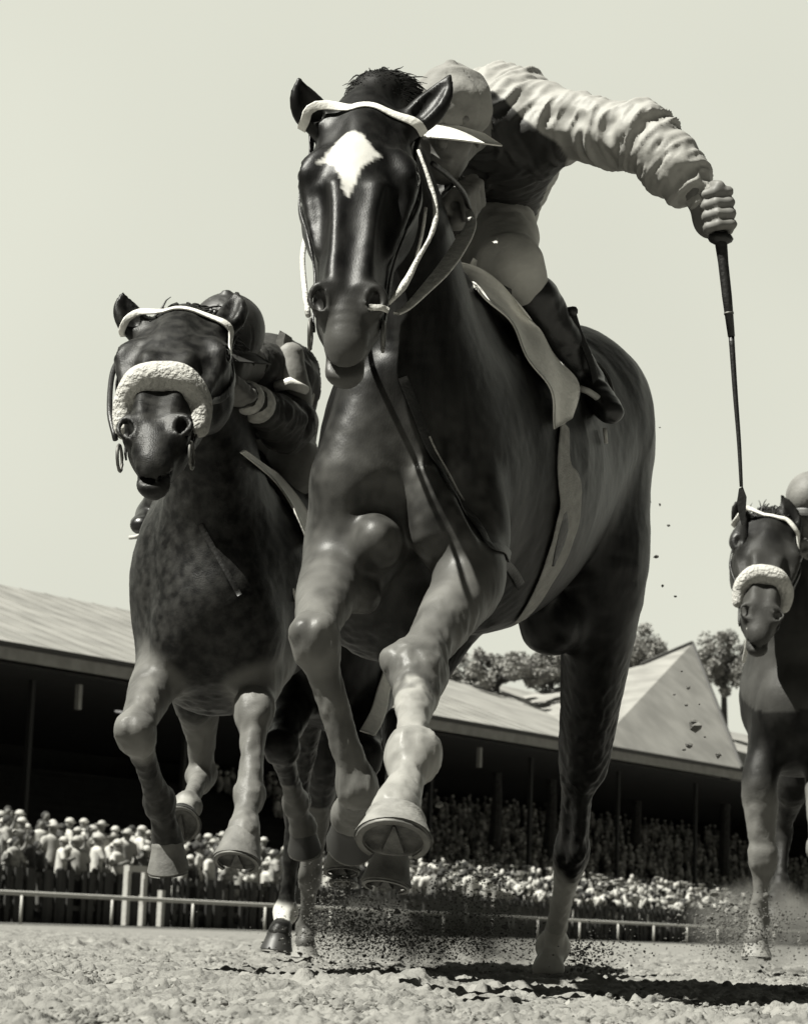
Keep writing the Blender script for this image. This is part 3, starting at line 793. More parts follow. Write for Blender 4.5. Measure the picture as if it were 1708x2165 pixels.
def head(f, poll, muz, lat, L_ears=None, sw=1.0, ears=None, h=.006):
    poll = np.asarray(poll, float); muz = np.asarray(muz, float)
    a = muz - poll; Ln = np.linalg.norm(a); a = a / Ln
    l = np.asarray(lat, float); l = nrm(l - a * l.dot(a)); n = np.cross(l, a)
    if n[1] > 0: n = -n
    def P(t, x, z): return poll + a * t * Ln + l * x * sw + n * z
    prof = [(-.03, .072, .08, -.06), (.08, .092, .085, -.045), (.2, .105, .088, -.035), (.33, .108, .085, -.035), (.47, .092, .078, -.035), (.62, .073, .066, -.034), (.75, .064, .056, -.032), (.84, .058, .050, -.034), (.92, .045, .040, -.040), (.975, .036, .030, -.050)]
    f.chain([(P(t, 0, z), (w * sw, d)) for t, w, d, z in prof], .02, U=l)
    for s in (-1, 1):
        f.ell(P(.30, .066 * s, -.105), (.055 * sw, .125, .085), .05, (l, a, n))
        f.seg(P(.36, .045 * s, -.13), P(.84, .028 * s, -.075), .05, .03, .05)
        f.ell(P(.315, .098 * s, -.002), (.03, .045, .032), .03, (l, a, n))                 # orbit
        f.seg(P(.245, .075 * s, .022), P(.33, .108 * s, .012), .014, .013, .03)             # brow
        f.seg(P(.39, .097 * s, -.012), P(.60, .072 * s, -.02), .017, .012, .025)            # facial crest
        f.seg(P(.42, .045 * s, .030), P(.80, .030 * s, .012), .016, .012, .03)              # nasal edge
        f.ell(P(.835, .050 * s, -.008), (.025, .042, .034), .014, (l, a, n))                  # nostril wing
        f.ell(P(.15, .066 * s, .046), (.022, .05, .018), .04, (l, a, n), 's')               # temple hollow
        f.ell(P(.56, .078 * s, .025), (.016, .08, .02), .035, (l, a, n), 's')               # hollow beside the nose
    f.ell(P(.955, 0, -.040), (.036, .028, .024), .02, (l, a, n))
    f.seg(P(.80, 0, -.085), P(1.0, 0, -.095), .042, .026, .05)                              # chin
    f.ell(P(1.02, 0, -.080), (.032, .016, .018), .03, (l, a, n))                           # lower lip
    f.ell(P(1.02, 0, -.062), (.06, .035, .005), .010, (l + n * .0, a, n), 's')               # mouth
    for s in (-1, 1):
        f.ell(P(.845, .060 * s, .014), (.016, .030, .034), .005, (l + a * .45 * s, a - l * .45 * s, n), 's'); f.chain([(P(.80, .040 * s, .020), .006), (P(.815, .062 * s, .020), .008), (P(.85, .074 * s, .008), .008), (P(.885, .066 * s, .004), .006)], .010)
        f.ell(P(.318, .118 * s, .004), (.020, .022, .018), .01, (l, a, n), 's')
    if ears:
        for s, tip in ears:
            b = P(.055, .088 * s, -.02); tip = np.asarray(tip, float); w = nrm(tip - b); el = np.linalg.norm(tip - b)
            U = nrm(np.cross(w, n)); q = np.cross(U, w); q = q if q.dot(n) > 0 else -q
            bow = U * .012 * (1 if U.dot(l * s) > 0 else -1)
            f.chain([(b, (.034, .028)), (b + w * el * .35 + bow, (.041, .024)), (b + w * el * .68 + bow, (.031, .015)), (tip, (.005, .005))], .03, U=U, sub=3, first_k=.006)
            f.chain([(b + w * el * .22 + q * .02 + bow, (.016, .010)), (b + w * el * .5 + q * .017 + bow, (.018, .011)), (b + w * el * .8 + q * .012 + bow * .6, (.010, .007))], .006, U=U, op='s')
    return dict(P=P, a=a, l=l, n=n, L=Ln)

def fore(f, sh, el, kn, fe, co, lat, m=1.0, kk=1.0):
    f.chain([(sh, (.075 * m, .10 * m)), (el, (.070 * m, .080 * m)), (el * .66 + kn * .34, (.066 * m, .066 * m)), (el * .22 + kn * .78, (.049 * m, .050 * m)), (kn, (.046 * m * kk, .045 * m * kk))], .045, U=lat, sub=6)
    b0 = nrm(np.cross(lat, nrm(kn - el))); b0 = b0 if b0[1] < 0 else -b0
    f.seg(el * .85 + kn * .15 + b0 * .025 * m, el * .35 + kn * .65 + b0 * .022 * m, .038 * m, .018 * m, .02)
    d = nrm(fe - kn)
    for sx in (-1, 1):                                                                      # carpal bones
        f.ell(kn + lat * .024 * sx * m * kk + d * -.018 * m, (.028 * m * kk, .040 * m * kk, .030 * m * kk), .03, (lat, np.cross(lat, d), d))
        f.ell(kn + lat * .022 * sx * m * kk + d * .026 * m, (.025 * m * kk, .038 * m * kk, .024 * m * kk), .03, (lat, np.cross(lat, d), d))
    f.chain([(kn + d * .03, .036 * m), (kn * .82 + fe * .18, (.037 * m, .038 * m)), (kn * .45 + fe * .55, (.030 * m, .034 * m)), (fe - d * .05, (.034 * m, .038 * m)), (fe, (.036 * m, .036 * m))], .03, U=lat)
    bk = nrm(np.cross(lat, d)); bk = bk if bk[1] > 0 else -bk
    f.seg(kn + bk * .036 + d * .06, fe + bk * .036 - d * .02, .012, .015, .006)
    for sx in (-1, 1): f.ell(fe + lat * .016 * sx * m, (.020 * m, .033 * m, .036 * m), .025); f.ell(fe + bk * .028 + lat * .014 * sx, (.018 * m, .02, .026 * m), .010)
    e = nrm(co - fe)
    f.chain([(fe, .036 * m), (fe * .5 + co * .5, .034 * m), (co, .045 * m), (co + e * .012, .045 * m)], .02)

def hind(f, hp, sf, hk, fe, co, lat, m=1.0):
    f.chain([(hp, (.13 * m, .19 * m)), (hp * .5 + sf * .5, (.125 * m, .17 * m)), (sf, (.095 * m, .12 * m)), (sf * .6 + hk * .4, (.062 * m, .082 * m)), (sf * .2 + hk * .8, (.040 * m, .048 * m)), (hk, (.04 * m, .048 * m))], .06, U=lat, sub=6)
    d = nrm(fe - hk); bk = nrm(nrm(hk - sf) - d * np.dot(nrm(hk - sf), d))
    f.ell(hk, (.040 * m, .046 * m, .055 * m), .02, (lat, bk, d)); f.ell(hk + lat * .022 - d * .012, (.022, .035, .03), .012); f.ell(hk - lat * .022 + d * .018, (.022, .035, .03), .012)
    f.seg(hk + bk * .052 * m - d * .05 * m, hk + bk * .03 * m + d * .06, .02 * m, .02 * m, .025)        # point of hock
    f.seg(hk * .6 + sf * .4 + bk * .05, hk + bk * .052 * m - d * .05, .02 * m, .017 * m, .02)           # tendon above the hock
    f.chain([(hk + d * .05, .038 * m), (hk * .5 + fe * .5, (.028 * m, .034 * m)), (fe - d * .03, (.03 * m, .035 * m)), (fe, .038 * m)], .03, U=lat)
    f.ell(fe, .042 * m, .02)
    e = nrm(co - fe); f.chain([(fe, .036 * m), (fe * .5 + co * .5, .032 * m), (co, .042 * m), (co + e * .012, .041 * m)], .025)

def finish_horse(f, name, label, group, coat, attrs_fn, hd, eye_r=.021, rough=.0016):
    v, q = f.build(); n = vnormals(v, q)
    v = v + n * (fbm(v, 11, 3, 5) * rough + vnoise(v, 60, 8) * rough * .25)[:, None]
    lg = 1 - sstep(v[:, 2], .62, .95); vs_ = v * V(1, 1, .35)
    v = v + n * (lg * (np.abs(fbm(vs_, 34, 3, 12)) * -.0055 + .002 + vnoise(v, 75, 13) * .0007))[:, None]
    v = v + n * ((1 - lg) * np.abs(vnoise(v * V(1, 1, .6), 9, 17)) * -.004)[:, None]
    bv = BVHTree.FromPolygons([tuple(p) for p in v], [tuple(int(i) for i in c) for c in q]); f.bv = bv
    at = attrs_fn(v, n)
    o = mesh_obj(name, v, q, coat, None, True, at, origin=(f.base[0], f.base[1], f.base[2]))
    tag(o, label, 'horse', group)
    for s in (-1, 1):
        m_ = MB(); m_.ball(hd['P'](.318, .106 * s, -.002), eye_r, 16, 10); m_.build('eye', M['eye'], o, True)
    return o, bv, v
def hairs(name, roots, dirs, ln, mt, parent, rg, n=3, r0=.0022, curl=.25, sag=.0, spr=.14):
    m_ = MB()
    for p, d in zip(roots, dirs):
        L_ = ln * rg.uniform(.6, 1.25); pts = [p]; dd = nrm(nrm(d) + V(rg.gauss(0, spr), rg.gauss(0, spr), rg.gauss(0, spr)))
        for k in range(4):
            dd = nrm(dd + V(rg.gauss(0, curl), rg.gauss(0, curl), rg.gauss(0, curl) - sag) * .5); pts.append(pts[-1] + dd * L_ / 4)
        m_.tube(pts, [r0, r0, r0 * .8, r0 * .6, r0 * .25], 3, False)
    return m_.build(name, mt, parent, True)
def zero(v, n): return dict(white=np.zeros(len(v)), pale=np.zeros(len(v)))
def sstep(x, a, b): t = np.clip((x - a) / (b - a), 0, 1); return t * t * (3 - 2 * t)
def seg_t(v, A, B_):
    w = B_ - A; t = ((v - A) @ w) / (w @ w); d = np.linalg.norm(v - (A + np.clip(t, 0, 1)[:, None] * w), axis=1); return t, d
def inpoly(x, y, poly):
    """signed distance to a polygon (negative inside)"""
    d = np.full(len(x), 9e9); ins = np.zeros(len(x), bool); k = len(poly)
    for i in range(k):
        ax, ay = poly[i]; bx, by = poly[(i + 1) % k]
        ex, ey = bx - ax, by - ay; t = np.clip(((x - ax) * ex + (y - ay) * ey) / (ex * ex + ey * ey), 0, 1)
        d = np.minimum(d, np.hypot(x - ax - t * ex, y - ay - t * ey))
        c = ((ay > y) != (by > y)); xx = ax + (y - ay) * (bx - ax) / (by - ay if abs(by - ay) > 1e-9 else 1e-9)
        ins ^= c & (x < xx)
    return np.where(ins, -d, d)

# ---------------------------------------------------------------- horse 1: the foremost
lat1 = nrm(V(.97, -.26, 0))
f = Field(.0062)
f.chain([(D(855, 1030, 5.08), (.16, .21)), (D(885, 1010, 5.2), (.215, .30)), (D(930, 985, 5.4), (.268, .356)), (D(985, 1010, 5.62), (.314, .385)), (D(1060, 985, 5.85), (.297, .353)), (D(1150, 925, 6.02), (.253, .283)), (D(1205, 900, 6.15), (.228, .262)), (D(1215, 960, 6.32), (.17, .22))], .05, U=lat1, sub=12)
f.seg(D(945, 640, 5.3), D(1010, 745, 5.65), (.06, .09), (.07, .08), .14, U=lat1)          # withers
f.chain([(D(785, 290, 4.90), (.085, .12)), (D(835, 420, 5.0), (.10, .15)), (D(868, 580, 5.08), (.115, .19)), (D(880, 760, 5.15), (.150, .24)), (D(872, 960, 5.2), (.185, .24))], .09, U=V(1, 0, 0), sub=8)
hd1 = head(f, D(772, 228, 4.76), D(727, 722, 4.42), V(1, 0, .05), sw=1.0, ears=[(-1, D(632, 166, 4.72)), (1, D(953, 158, 4.76))])
f.ell(D(805, 205, 4.88), (.07, .08, .055), .04)
# chest muscles
f.ell(D(762, 1110, 4.98), (.10, .10, .17), .07)
pass; f.ell(D(1010, 1120, 5.06), (.07, .08, .12), .06)
f.ell(D(730, 1140, 5.05), (.075, .1, .14), .06); f.ell(D(830, 1290, 5.2), (.17, .14, .10), .08)
f.ell(D(770, 1215, 4.86), (.09, .05, .035), .05, op='s'); f.ell(D(800, 1062, 4.87), (.045, .05, .045), .05, op='s'); f.ell(D(930, 1215, 4.86), (.06, .05, .03), .04, op='s')
f.ell(D(795, 1148, 4.90), (.056, .07, .060), .02); f.chain([(D(884, 975, 4.95), .03), (D(905, 1050, 4.93), (.05, .05)), (D(925, 1125, 4.93), (.062, .055)), (D(940, 1165, 4.95), (.055, .04))], .02)
f.seg(D(905, 1000, 4.90), D(985, 1145, 4.88), .018, .026, .03); f.chain([(D(852, 960, 4.84), .012), (D(854, 1080, 4.83), .024), (D(862, 1250, 4.84), .030)], .02, op='s')
f.ell(D(985, 1222, 4.93), (.062, .060, .078), .03); f.ell(D(775, 1262, 4.93), (.03, .04, .035), .02)
f.seg(D(772, 830, 4.96), D(735, 1000, 4.94), .05, .06, .10)
LF = dict(sh=D(980, 1120, 5.08), el=D(1000, 1222, 4.96), kn=D(880, 1408, 4.68), fe=D(872, 1606, 4.42), co=D(838, 1716, 4.29))
RF = dict(sh=D(740, 1120, 5.06), el=D(700, 1222, 4.94), kn=D(664, 1350, 4.64), fe=D(756, 1668, 4.70), co=D(745, 1725, 4.82))
fore(f, LF['sh'], LF['el'], LF['kn'], LF['fe'], LF['co'], V(1, 0, 0), 1.0, 1.0)
f.ell(LF['fe'] + V(-.012, -.004, .006), (.034, .038, .050), .03); f.ell(LF['fe'] + V(.026, .012, .012), (.026, .034, .040), .03)
f.seg(LF['kn'] + V(-.03, 0, -.01), LF['kn'] * .5 + LF['fe'] * .5 + V(-.01, 0, 0), .026, .020, .02); f.seg(LF['kn'] + V(.035, .01, -.02), LF['kn'] * .5 + LF['fe'] * .5 + V(.012, .02, 0), .030, .022, .02)
f.ell(LF['kn'] + V(-.055, -.01, .01), (.022, .02, .026), .02)
fore(f, RF['sh'], RF['el'], RF['kn'], RF['fe'], RF['co'], V(1, 0, 0), .96, .92)
f.ell(D(820, 1300, 5.28), (.12, .14, .10), .06)
LH = dict(hp=D(1225, 950, 6.15), sf=D(1265, 1230, 6.08), hk=D(1208, 1800, 6.55), fe=D(1168, 2003, 6.85), co=D(1160, 2045, 6.80))
RH = dict(hp=D(1120, 1000, 6.2), sf=D(990, 1260, 5.9), hk=D(850, 1545, 5.92), fe=D(822, 1735, 5.66), co=D(826, 1806, 5.56))
hind(f, LH['hp'], LH['sf'], LH['hk'], LH['fe'], LH['co'], lat1, 1.06)
hind(f, RH['hp'], RH['sf'], RH['hk'], RH['fe'], RH['co'], lat1, .9)
f.chain([(D(1290, 980, 6.15), (.09, .12)), (D(1285, 1200, 6.15), (.10, .15)), (D(1270, 1400, 6.2), (.062, .10)), (D(1240, 1620, 6.36), (.045, .06))], .08, U=lat1)
f.ell(D(1165, 1330, 6.0), (.08, .1, .07), .08)
f.base = V(D(1000, 1000, 5.6)[0], 5.6, 0)
P1 = hd1['P']
def a1(v, n):
    rel = v - hd1['P'](0, 0, 0); t = rel @ hd1['a'] / hd1['L']; x = rel @ hd1['l']; z = rel @ hd1['n']
    poly = []
    for px, py in [(748, 278), (765, 282), (783, 308), (806, 330), (782, 340), (764, 356), (750, 388), (735, 416), (723, 397), (718, 370), (708, 352), (690, 346), (668, 345), (698, 318), (714, 297), (733, 281)]:
        p = D(px, py, 4.6); loc, n_, i_, ds = f.bv.ray_cast(Vector((0, 0, CAM_H)), (Vector(p) - Vector((0, 0, CAM_H))).normalized())
        r_ = np.array(loc) - hd1['P'](0, 0, 0); poly.append((r_ @ hd1['l'], r_ @ hd1['a']))
    d = inpoly(x, t * hd1['L'], poly)
    w = np.where((n @ hd1['n'] > .1) & (z > -.05) & (t > .02) & (t < .5), 1 - sstep(d + vnoise(v, 130) * .003, -.003, .003), 0)
    tt, dd = seg_t(v, LF['kn'], LF['fe']); w = np.maximum(w, np.where(dd < .1, sstep(tt + .18 * vnoise(v, 40, 3), .30, .44), 0) * (v[:, 1] < 4.7))
    w = np.clip(w, 0, 1) * np.where(v[:, 2] < .75, .62 + .25 * vnoise(v, 30, 9), 1)
    tt, dd = seg_t(v, LF['fe'], LF['co']); w = np.maximum(w, (dd < .085) * (tt > 0) * (v[:, 1] < 4.7) * .7)
    tt, dd = seg_t(v, LH['fe'], LH['co']); w = np.maximum(w, (dd < .09) * (tt > -.2))
    tt, dd = seg_t(v, LH['hk'], LH['fe']); w = np.maximum(w, .75 * np.where(dd < .08, sstep(tt + .1 * vnoise(v, 30, 4), .05, .25), 0) + .25 * np.where(dd < .08, sstep(tt, .85, .95), 0))  # white hind sock, made whiter to stand in for sunlight
    pl = np.zeros(len(v))
    for K in (LF, RF):
        for A_, B_ in ((K['el'], K['kn']), (K['kn'], K['fe']), (K['fe'], K['co'])):
            tt, dd = seg_t(v, A_, B_); pl = np.maximum(pl, (1 - sstep(dd, .075, .125)) * sstep(tt, -.3, .5) * (.62 + .25 * vnoise(v, 25, 6)))
    pl = np.maximum(pl, .35 * (np.abs(z) < .2) * sstep(t, .75, 1.0) * (t < 1.2) * (np.abs(x) < .09))   # mealy muzzle
    pl = np.maximum(pl, (.24 + .2 * vnoise(v, 14, 2) + .12 * vnoise(v, 60, 3)) * sstep(-v[:, 1], -5.12, -4.95) * sstep(v[:, 2], .72, .85) * (1 - sstep(v[:, 2], 1.05, 1.35)))  # chest front lightened in the coat colour where sunlight falls
    return dict(white=w, pale=pl)
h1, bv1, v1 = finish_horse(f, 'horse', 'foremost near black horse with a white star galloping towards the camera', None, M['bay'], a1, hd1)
hoof('hoof', LF['co'] + V(0, -.006, -.010), V(-.06, -.52, -.85), V(0, -.85, .52), .059, .066, h1, M['hoof'])
hoof('hoof', RF['co'] + V(0, .012, -.008), V(0, .85, -.45), V(0, -.4, -.9), .044, .065, h1, M['darkhoof'])
hoof('hoof', LH['co'] + V(0, 0, -.008), V(0, .05, -1), V(-.1, -1, 0), .046, .03, h1, M['hoof'])
hoof('hoof', RH['co'] + V(0, 0, -.008), V(-.12, -.25, -.95), V(0, -.95, .25), .050, .075, h1, M['greyhoof'])
rg = random.Random(2)
# poll tuft and forelock, mane along the neck, tail
rt = []; dr = []
for k in range(1100):
    x = rg.uniform(-.085, .09); p = D(805, 205, 4.88) + V(x, rg.uniform(-.09, .09), rg.uniform(-.02, .08)); l_, n_ = project(bv1, p); rt.append(l_); dr.append(V(.3 + x * 4, .9, .35))
hairs('mane_tuft', rt, dr, .06, M['hair'], h1, rg, r0=.0022, curl=.2, sag=.3)
rt = []; dr = []
for k in range(420):
    t = rg.random(); p = D(800, 250, 4.95) * (1 - t) + D(930, 600, 5.25) * t + V(rg.uniform(-.02, .02), 0, .1); l_, n_ = project(bv1, p); rt.append(l_); dr.append(V(.3, .8, -.1))
hairs('mane', rt, dr, .09, M['hair'], h1, rg, r0=.003, sag=.6)
rt = [D(1250 + rg.uniform(-14, 14), 800 + rg.uniform(-12, 12), 6.45) for k in range(380)]
dr = [V(rg.uniform(-.15, .10) + 0, 1.0, rg.uniform(-.5, .0)) for k in range(380)]
hairs('tail', rt, dr, .7, M['hair'], h1, rg, r0=.0022, curl=.10, sag=.12, spr=.05)

# ---------------------------------------------------------------- tack of horse 1
def spts(lst): return [D(*p) for p in lst]
br = empty('bridle', P1(0, 0, 0), 'bridle with white browband and pale reins on the foremost horse', 'bridle')
strap('browband', [P1(.125, -.15, -.03), P1(.085, -.10, .05), P1(.045, -.055, .09), P1(.02, 0, .1), P1(.035, .055, .09), P1(.08, .10, .05), P1(.13, .15, -.03)], .020, .003, M['white_strap'], br, bv1, off=.001)
for s in (-1, 1):
    strap('cheekpiece', [P1(.06, .13 * s, -.06), P1(.3, .15 * s, -.06), P1(.6, .12 * s, -.05), P1(.88, .08 * s, -.06)], .018, .005, M['leather'], br, bv1)
for s in (-1, 1):
    c = P1(.90, .072 * s, -.055); m_ = MB(); m_.tube([c + hd1['a'] * .03 * math.cos(q * .5236) + hd1['n'] * .03 * math.sin(q * .5236) for q in range(13)], .004, 6); m_.build('bit_ring', M['steel'], br, True)
strap('rein', spts([(838, 664, 4.56), (862, 650, 4.60), (900, 612, 4.68), (938, 570, 4.78), (972, 520, 4.9), (995, 475, 5.02), (990, 440, 5.12)]), .034, .005, M['pale_strap'], br, normal=V(-.3, -1, .25), widths=[.014, .024, .036, .040, .038, .026, .012])
tube('rein', spts([(652, 668, 4.55), (645, 620, 4.6), (640, 540, 4.75), (655, 470, 4.95)]), .006, M['pale_strap'], br)
tube('strap_cord', spts([(884, 318, 4.70), (902, 366, 4.68), (918, 420, 4.66), (921, 462, 4.64), (908, 505, 4.62), (882, 550, 4.60), (856, 600, 4.56), (822, 642, 4.52)]), [.0035, .004, .0055, .006, .004, .006, .0085, .004], M['pale_strap'], br)
tube('strap_cord', spts([(900, 440, 4.66), (893, 490, 4.64), (880, 545, 4.61)]), .0035, M['pale_strap'], br)
tube('strap_cord', spts([(914, 346, 4.75), (948, 372, 4.85), (978, 405, 4.98), (992, 440, 5.1)]), .006, M['leather'], br)
strap('lip_strap', spts([(778, 634, 4.40), (800, 640, 4.42), (815, 655, 4.46)]), .012, .004, M['pale_strap'], br, bv1)

camo = Vector((0, 0, CAM_H))
def lay(lst, bv, Y=5.0, off=0.0):
    out = []
    for x, y in lst:
        d = (Vector(D(x, y, Y)) - camo).normalized(); loc, n_, i_, ds = bv.ray_cast(camo, d)
        if loc is not None: out.append(np.array(loc) + np.array(n_) * off)
    return out
# breast girth strap across the chest
bp = empty('breastplate', D(950, 1040, 5.0), 'thin dark leather breastplate strap across the foremost horse', 'breastplate')
strap('chest_strap', lay([(850, 800), (866, 840), (884, 885), (900, 930), (925, 985), (955, 1040), (985, 1085), (1015, 1125), (1045, 1160), (1075, 1200), (1100, 1240)], bv1), .022, .004, M['leather'], bp, bv1)
strap('strap_highlight', lay([(905, 925), (930, 980), (961, 1036), (980, 1062)], bv1), .004, .006, M['girth'], bp, bv1, off=.003)  # pale strip standing in for the highlight along the leather

# saddle with girths and stirrups
sd1 = empty('saddle', D(1060, 640, 5.75), 'small dark racing saddle with grey girths on the foremost horse', 'saddle')
fs_ = Field(.01)
fs_.chain([(D(1000, 615, 5.50), (.10, .03)), (D(1040, 660, 5.70), (.13, .03)), (D(1085, 668, 5.92), (.15, .035))], .03, U=lat1)
fs_.seg(D(1075, 700, 5.6), D(1150, 800, 5.75), (.03, .12), (.02, .08), .03, U=lat1)
v_, q_ = fs_.build(); mesh_obj('seat', v_, q_, M['leather'], sd1)
strap('girth', lay([(1190, 900), (1188, 950), (1190, 1000), (1204, 1050), (1196, 1110), (1174, 1180), (1140, 1250), (1096, 1312), (1046, 1356), (1000, 1384)], bv1), .05, .004, M['girth'], sd1, bv1, widths=[.04, .055, .075, .125, .130, .115, .095, .075, .06, .05])
strap('girth_slot', lay([(1188, 1085), (1186, 1120), (1176, 1160), (1164, 1195)], bv1), .03, .003, M['leather'], sd1, bv1, off=.0055, widths=[.02, .05, .04, .01])
strap('stirrup_leather', spts([(1208, 655, 5.62), (1222, 700, 5.62), (1250, 770, 5.62), (1262, 830, 5.62)]), .022, .006, M['leather'], sd1, normal=V(.6, -.8, 0))
ir = MB(); ir.tube(resample(spts([(1226, 822, 5.56), (1250, 832, 5.56), (1280, 858, 5.58), (1306, 886, 5.6)]), .02), .0085, 8); ir.build('stirrup_tread', M['white_paint'], sd1, True)
ir = MB(); ir.tube(resample(spts([(1226, 822, 5.60), (1230, 780, 5.78), (1250, 762, 5.82), (1286, 800, 5.80), (1306, 884, 5.66)]), .02), .005, 8); ir.build('stirrup_iron', M['steel'], sd1, True)
tube('strap_end', spts([(1278, 906, 5.62), (1281, 938, 5.62)]), .005, M['pale_strap'], sd1)
tube('stirrup_buckle', spts([(1188, 662, 5.64), (1214, 658, 5.6)]), .012, M['leather'], sd1)
# saddle cloth: draped sheet lifted off the shoulder by the wind
edge = [(946, 580), (985, 602), (1025, 642), (1065, 692), (1100, 748), (1135, 803), (1158, 858), (1170, 914)]
outer = [(964, 560), (1012, 573), (1062, 610), (1108, 668), (1146, 730), (1184, 785), (1212, 835), (1207, 886)]
def oncoat(x, y, off, fall):
    p = D(x, y, fall); d = (Vector(p) - camo).normalized(); loc, n_, i_, ds = bv1.ray_cast(camo, d)
    if loc is None or abs(loc.y - fall) > .35: return p
    return np.array(loc) + np.array(n_) * off
E2 = crom([np.array(p, float) for p in edge], 5); O2 = crom([np.array(p, float) for p in outer], 5)
rows = []
for i, (a_, b_) in enumerate(zip(E2, O2)):
    r_ = []
    for j, t in enumerate(np.linspace(0, 1, 9)):
        q = a_ * (1 - t) + b_ * t; r_.append(oncoat(q[0], q[1], .010 + .010 * math.sin(t * 6 + i * .5), 5.42 + .10 * i / len(E2)))
    rows.append(r_)
R_ = np.array(rows)
for _ in range(5):
    Q_ = R_.copy(); Q_[1:-1] = (R_[:-2] + R_[2:] + 2 * R_[1:-1]) / 4; R_ = Q_.copy(); Q_[:, 1:-1] = (R_[:, :-2] + R_[:, 2:] + 2 * R_[:, 1:-1]) / 4; R_ = Q_
R_[..., 1] -= .03
rows = R_
print('cloth y', R_[..., 1].min(), R_[..., 1].max())
m_ = MB(); m_.quadgrid(rows, .006); sc = m_.build('saddle_cloth', M['linen'], None, True, origin=D(1060, 690, 5.5)); tag(sc, 'white linen saddle cloth under the rider of the foremost horse', 'saddle cloth')
m_ = MB(); m_.quadgrid([[D(978 + 8 * t, 592 - 6 * t, 5.42) for t in (0, 1)], [D(988 + 18 * t, 570 - 4 * t, 5.42) for t in (0, 1)], [D(1000 + 9 * t, 546 + 6 * t, 5.42) for t in (0, 1)]], .006); m_.build('folded_corner', M['linen'], sc, True)
# ================================================================ the other horses
def gen_horse(trunk, neck, hd, legs, lat, h, base, label, group, coat, at=None, chest=(), ears=None, lm=1.0, hoofs=None, sw=1.08):
    f = Field(h); f.chain([(p_, (r_[0] + .01, r_[1] + .01)) for p_, r_ in trunk], .05, U=lat, sub=10); f.chain(neck, .09, U=V(1, 0, 0), sub=8)
    H = head(f, hd[0], hd[1], hd[2], sw=sw, ears=ears)
    for c in chest: f.ell(c[0], c[1], c[2])
    for kind, d_ in legs:
        if kind == 'f': fore(f, *d_[:5], V(1, 0, 0), lm, 1.0)
        else: hind(f, *d_[:5], lat, lm * .95)
    f.base = base
    o, bv, v = finish_horse(f, 'horse', label, group, coat, at or zero, H, rough=.003)
    for (kind, d_), hf in zip(legs, hoofs): hoof('hoof', d_[4] + nrm(hf[0]) * .008, hf[0], hf[1], hf[2], hf[3], o, M[hf[4]], shoe=hf[2] > .04)
    return o, bv, H
def S(lst): return [D(*p) for p in lst]
M['brown2'] = mat('dappled_brown_coat', .008, .055, .44, 34, .15, 300, .2, 8, white=1.0, contrast=(.38, .66))
# ---- horse 2 (left, sheepskin noseband)
L2 = S([(590, 1290, 6.4), (575, 1385, 6.3), (538, 1500, 6.05), (528, 1685, 5.95), (514, 1762, 5.86)])
R2 = S([(360, 1290, 6.35), (338, 1410, 6.2), (285, 1548, 5.9), (338, 1700, 6.15), (354, 1775, 6.25)])
LH2 = S([(640, 1150, 7.5), (670, 1380, 7.4), (628, 1700, 7.9), (604, 1930, 7.95), (592, 1970, 7.88)])
RH2 = S([(520, 1170, 7.4), (420, 1440, 6.9), (428, 1640, 7.05), (396, 1706, 6.7), (385, 1728, 6.6)])
def at2(v, n):
    w = np.zeros(len(v))
    tt, dd = seg_t(v, RH2[3], RH2[4]); w = np.maximum(w, (dd < .07) * sstep(tt, .0, .3))
    tt, dd = seg_t(v, LH2[2], LH2[3]); w = np.maximum(w, (dd < .07) * sstep(tt, .88, .96))
    pl = np.zeros(len(v))
    for K in (L2, R2, RH2):
        for a_, b_ in ((1, 2), (2, 3), (3, 4)):
            tt, dd = seg_t(v, K[a_], K[b_]); pl = np.maximum(pl, (1 - sstep(dd, .07, .12)) * sstep(tt, -.3, .4) * (.75 + .3 * vnoise(v, 22, 6)) * (.08 if (K is R2 and a_ > 1) else 1))  # right foreleg kept dark below the knee: its shade put into the coat
    return dict(white=w, pale=pl)
lt2 = nrm(V(.98, -.2, 0))
h2, bv2, H2 = gen_horse(
    [(D(462, 1290, 6.12), (.15, .18)), (D(465, 1260, 6.3), (.215, .28)), (D(490, 1210, 6.6), (.26, .34)), (D(530, 1190, 6.95), (.29, .35)), (D(580, 1130, 7.3), (.25, .29)), (D(610, 1120, 7.6), (.2, .24))],
    [(D(400, 725, 5.75), (.085, .11)), (D(430, 860, 5.95), (.105, .15)), (D(450, 1010, 6.1), (.13, .19)), (D(460, 1180, 6.25), (.17, .22))],
    (D(385, 672, 5.62), D(316, 958, 5.14), V(1, 0, .12)),
    [('f', L2), ('f', R2), ('h', LH2), ('h', RH2)], lt2, .0085, V(D(500, 1200, 6.5)[0], 6.5, 0),
    'dark horse with pale sheepskin noseband galloping on the left', 'horses chasing the foremost horse', M['brown2'], at2,
    chest=[(D(390, 1360, 6.1), (.09, .09, .12), .06), (D(520, 1350, 6.12), (.09, .09, .13), .06), (D(455, 1430, 6.3), (.15, .16, .10), .08), (D(350, 1250, 6.25), (.07, .1, .2), .08), (D(590, 1240, 6.3), (.07, .1, .2), .08)],
    ears=[(-1, D(258, 617, 5.6)), (1, D(499, 616, 5.66))], sw=1.14, lm=.92,
    hoofs=[(V(-.1, -.45, -.9), V(0, -.9, .45), .050, .085, 'greyhoof'), (V(.1, .25, -1), V(-.1, -1, -.25), .046, .075, 'greyhoof'), (V(-.1, -.1, -1), V(-.15, -1, 0), .045, .06, 'darkhoof'), (V(0, -.85, -.5), V(.1, -.5, .85), .05, .08, 'darkhoof')])
rg = random.Random(7); P2 = H2['P']
rt = []; dr = []
